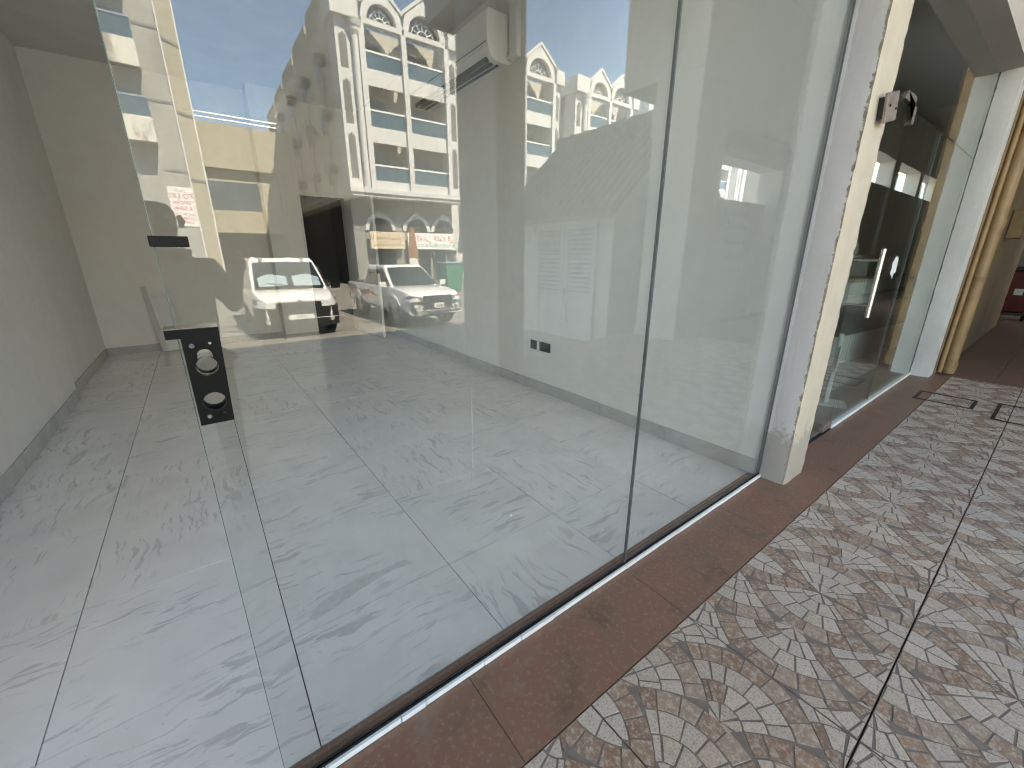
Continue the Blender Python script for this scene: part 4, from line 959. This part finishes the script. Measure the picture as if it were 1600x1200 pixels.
quad(pk, 'wiper', [(1.26, -.1, 1.19), (1.27, -.1, 1.2), (1.10, .5, 1.30), (1.09, .5, 1.29)], BLACKP, (.01, 0, .012))

# ---- van
vn = empty('delivery_van', (2.03, -13.1, GZ)); tag(vn, 'white panel van with black bumper and a sunshade in its windscreen', 'van'); vn.rotation_euler.z = R(90 + 1); vn.scale = (1.1, 1.12, 1.08)
VW, VF, VRr = .31, 1.28, -1.42
body_loft('body', [(-2.15, .82, .35, .9, 1.12), (-2.0, .87, .3, .9, 1.14), (.6, .885, .28, .92, 1.10), (1.15, .885, .28, .92, 1.10), (1.55, .87, .28, .90, 1.04), (1.92, .80, .32, .82, .95), (2.08, .68, .35, .74, .86)], CARW, vn, [(VF, .385, VW), (VRr, .385, VW)])
cabin(vn, (-2.12, 1.30, 1.06), (-2.02, .42, 1.76), .86, .76, CARW)
quad(vn, 'windscreen', [(1.32, -.74, 1.12), (1.41, 0, 1.13), (1.32, .74, 1.12), (.56, .66, 1.70), (.63, 0, 1.715), (.56, -.66, 1.70)], CARGLASS, (.012, 0, .014))
for s in (1, -1):
    quad(vn, 'sunshade', [(1.345, s * .06, 1.155), (1.325, s * .66, 1.15), (1.10, s * .66, 1.34), (.98, s * .4, 1.43), (1.08, s * .06, 1.37)], M('sunshade_silver', (.34, .42, .46), .3, .25, 9), (.016, 0, .018))
    quad(vn, 'side_window', [(x, s * (.872 - (z - 1.06) * .128), z) for x, z in ((1.18, 1.14), (.2, 1.14), (.2, 1.62), (.56, 1.64))], CARGLASS, (0, s * .01, .002))
    mr = quad(vn, 'door_mirror', [(1.0, s * .96, 1.06), (1.0, s * 1.16, 1.07), (1.0, s * 1.17, 1.30), (1.0, s * .97, 1.29)], BLACKP, (.13, 0, 0)); quad(mr, 'mirror_arm', [(1.03, s * .86, 1.10), (1.09, s * .86, 1.10), (1.09, s * .97, 1.14), (1.03, s * .97, 1.14)], BLACKP, (0, 0, .04))
    quad(vn, 'headlamp', [(2.06, s * .46, .76), (1.96, s * .76, .72), (1.72, s * .86, .80), (1.62, s * .875, .97), (1.86, s * .82, .93), (2.04, s * .5, .84)], LAMP, (.03, s * .012, 0))
    quad(vn, 'bumper_corner', [(1.70, s * .88, .26), (1.95, s * .80, .26), (2.02, s * .72, .45), (1.96, s * .80, .70), (1.72, s * .88, .74)], DARKP, (.02, s * .015, 0))
    MB().tube([(2.02, s * .66, .42), (2.08, s * .66, .42)], .06, 12).build('fog_lamp', LAMP, vn, 40)
    for x in (VF, VRr): wheel(vn, x, s * .875, VW, .2)
    for x0, x1 in ((-1.9, -1.6), (.6, .35)): quad(vn, 'roof_rib', [(x0, s * .5, 1.805), (x1, s * .5, 1.81), (x1, s * .42, 1.815), (x0, s * .42, 1.81)], CARW, (0, 0, .02))
quad(vn, 'bumper', [(1.98, -.84, .26), (2.10, -.55, .25), (2.14, 0, .25), (2.10, .55, .25), (1.98, .84, .26), (1.98, .86, .64), (2.10, .56, .70), (2.14, 0, .71), (2.10, -.56, .70), (1.98, -.86, .64)][:5] + [(1.86, .84, .26), (1.86, -.84, .26)], DARKP, (.03, 0, .46))
quad(vn, 'grille', [(2.085, -.46, .73), (2.085, .46, .73), (2.06, .46, .84), (2.06, -.46, .84)], BLACKP, (.045, 0, 0))
quad(vn, 'grille_bar', [(2.131, -.46, .775), (2.131, .46, .775), (2.131, .46, .792), (2.131, -.46, .792)], CHROME, (.01, 0, 0))
e_o = [(2.142, y, z) for y, z in ((0, .93), (.085, .80), (0, .67), (-.085, .80), (0, .93))]; e_i = [(2.142, y, z) for y, z in ((0, .87), (.045, .80), (0, .73), (-.045, .80), (0, .87))]
MB().ring(e_o, e_i, (.018, 0, 0)).build('emblem', CHROME, vn)
quad(vn, 'number_plate', [(2.175, -.26, .45), (2.175, .26, .45), (2.175, .26, .56), (2.175, -.26, .56)], WHITE, (.008, 0, 0))
text('71245', .085, BLACKP, face_mat((2.1845, 0, .505), (0, 1, 0), (0, 0, 1)), vn, 'plate_digits')
MB().tube([(.1, 0, 1.81), (.0, 0, 2.05)], .012, 6).build('aerial', BLACKP, vn)
quad(vn, 'wiper', [(1.43, -.15, 1.14), (1.44, -.15, 1.15), (1.28, .5, 1.24), (1.27, .5, 1.23)], BLACKP, (.01, 0, .012))

# ================================================================== THE PHOTOGRAPHER (seen only as a dark reflection)
def skin(name, V, E, rad, mat, parent, root=0, sub=2):
    me = bpy.data.meshes.new(name); me.from_pydata(V, E, []); me.materials.append(mat)
    o = bpy.data.objects.new(name, me); COL.objects.link(o); o.parent = parent
    o.modifiers.new('skin', 'SKIN')
    if not me.skin_vertices: 
        bpy.context.view_layer.objects.active = o
    sv = me.skin_vertices[0].data if me.skin_vertices else None
    if sv:
        for i, r in enumerate(rad): sv[i].radius = (r, r) if not isinstance(r, tuple) else r; sv[i].use_root = (i == root)
    s = o.modifiers.new('sub', 'SUBSURF'); s.levels = sub; s.render_levels = sub
    o.modifiers['skin'].use_smooth_shade = True; return o
pe = empty('person', (-.09, -1.47, 0)); tag(pe, 'person in dark clothes raising a phone towards the shop glass', 'person'); pe.rotation_euler.z = R(-12)
SK = M('skin_tone', (.28, .16, .10), .5); SHIRT = M('dark_shirt', (.018, .019, .024), .8); TRS = M('dark_trousers', (.02, .02, .022), .85); HAIR = M('black_hair', (.01, .009, .008), .6)
# head, neck, arms, hands in one surface
V = [(0, 0, 1.20), (0, .005, 1.27), (0, .015, 1.33), (0, .025, 1.385), (0, .018, 1.44)]; E = [(0, 1), (1, 2), (2, 3), (3, 4)]; rad = [.055, .046, (.066, .072), (.076, .086), (.066, .076)]
for s in (-1, 1):
    b = len(V); hx = .045 * s + .02
    V += [(.16 * s, -.01, 1.19), (.205 * s, .07, 1.02), (.15 * s, .30, 1.10), (hx + .055 * s, .50, 1.205), (hx + .05 * s, .55, 1.225)]
    rad += [.045, .038, .031, .022, (.02, .034)]; E += [(0, b), (b, b + 1), (b + 1, b + 2), (b + 2, b + 3), (b + 3, b + 4)]
    for f, (dz, L) in enumerate(((.032, .075), (.012, .085), (-.008, .08), (-.027, .065))):
        k = len(V); V += [(hx + .045 * s, .58, 1.225 + dz), (hx + .035 * s, .58 + L * .45, 1.226 + dz), (hx + .012 * s, .585 + L * .5, 1.227 + dz)]; rad += [.0095, .009, .008]
        E += [(b + 4, k), (k, k + 1), (k + 1, k + 2)]
    k = len(V); V += [(hx + .03 * s, .53, 1.255), (hx + .01 * s, .56, 1.27)]; rad += [.011, .009]; E += [(b + 4, k), (k, k + 1)]
skin('body', V, E, rad, SK, pe)
skin('shirt', [(0, 0, .82), (0, .0, .95), (0, 0, 1.08), (0, 0, 1.18), (.15, -.01, 1.19), (.205, .06, 1.04), (-.15, -.01, 1.19), (-.205, .06, 1.04)], [(0, 1), (1, 2), (2, 3), (3, 4), (4, 5), (3, 6), (6, 7)], [(.16, .11), (.155, .11), (.165, .115), (.10, .08), .062, .055, .062, .055], SHIRT, pe)
V = [(0, 0, .84)]; E = []; rad = [(.15, .105)]
for s in (-1, 1):
    b = len(V); V += [(.085 * s, 0, .74), (.095 * s, .015, .42), (.10 * s, -.01, .08)]; rad += [.088, .06, .045]; E += [(0, b), (b, b + 1), (b + 1, b + 2)]
skin('trousers', V, E, rad, TRS, pe)
for s in (-1, 1): skin('shoe', [(.10 * s, -.05, .045), (.105 * s, .06, .04), (.115 * s, .15, .03)], [(0, 1), (1, 2)], [(.042, .04), (.042, .036), (.036, .024)], BLACKP, pe)
skin('hair', [(0, -.012, 1.34), (0, -.015, 1.40), (0, .0, 1.462)], [(0, 1), (1, 2)], [(.072, .055), (.082, .078), (.074, .084)], HAIR, pe)
fc = MB(); fc.tube([(0, .108, 1.395), (0, .125, 1.372), (0, .112, 1.365)], [.006, .013, .011], 8); fc.build('nose', SK, pe, 60)
for s in (-1, 1):
    MB().tube([(.03 * s, .096, 1.395), (.03 * s, .105, 1.395)], [.012, .007], 10).build('eye', PLASTW, pe, 60); MB().tube([(.078 * s, .02, 1.405), (.086 * s, .012, 1.385), (.078 * s, .02, 1.36)], [.01, .014, .008], 8).build('ear', SK, pe, 60)
MB().tube([(-.022, .098, 1.338), (0, .106, 1.336), (.022, .098, 1.338)], [.003, .006, .003], 8).build('mouth', M('lips', (.22, .08, .07), .5), pe, 60)
ph = empty('phone'); tag(ph, 'dark phone held sideways by the person', 'phone')
pm = Matrix((RV, UV, -FV)).transposed().to_4x4(); pm.translation = CAM - FV * .012 - RV * .055; ph.matrix_world = pm
MB().box(-.075, .068, -.058, .014, -.004, .004).build('phone_body', BLACKP, ph, bevel=.003); MB().box(-.070, .062, -.054, .010, .0041, .0046).build('screen', M('phone_screen', (.01, .01, .012), .1), ph)
bpy.context.view_layer.update()
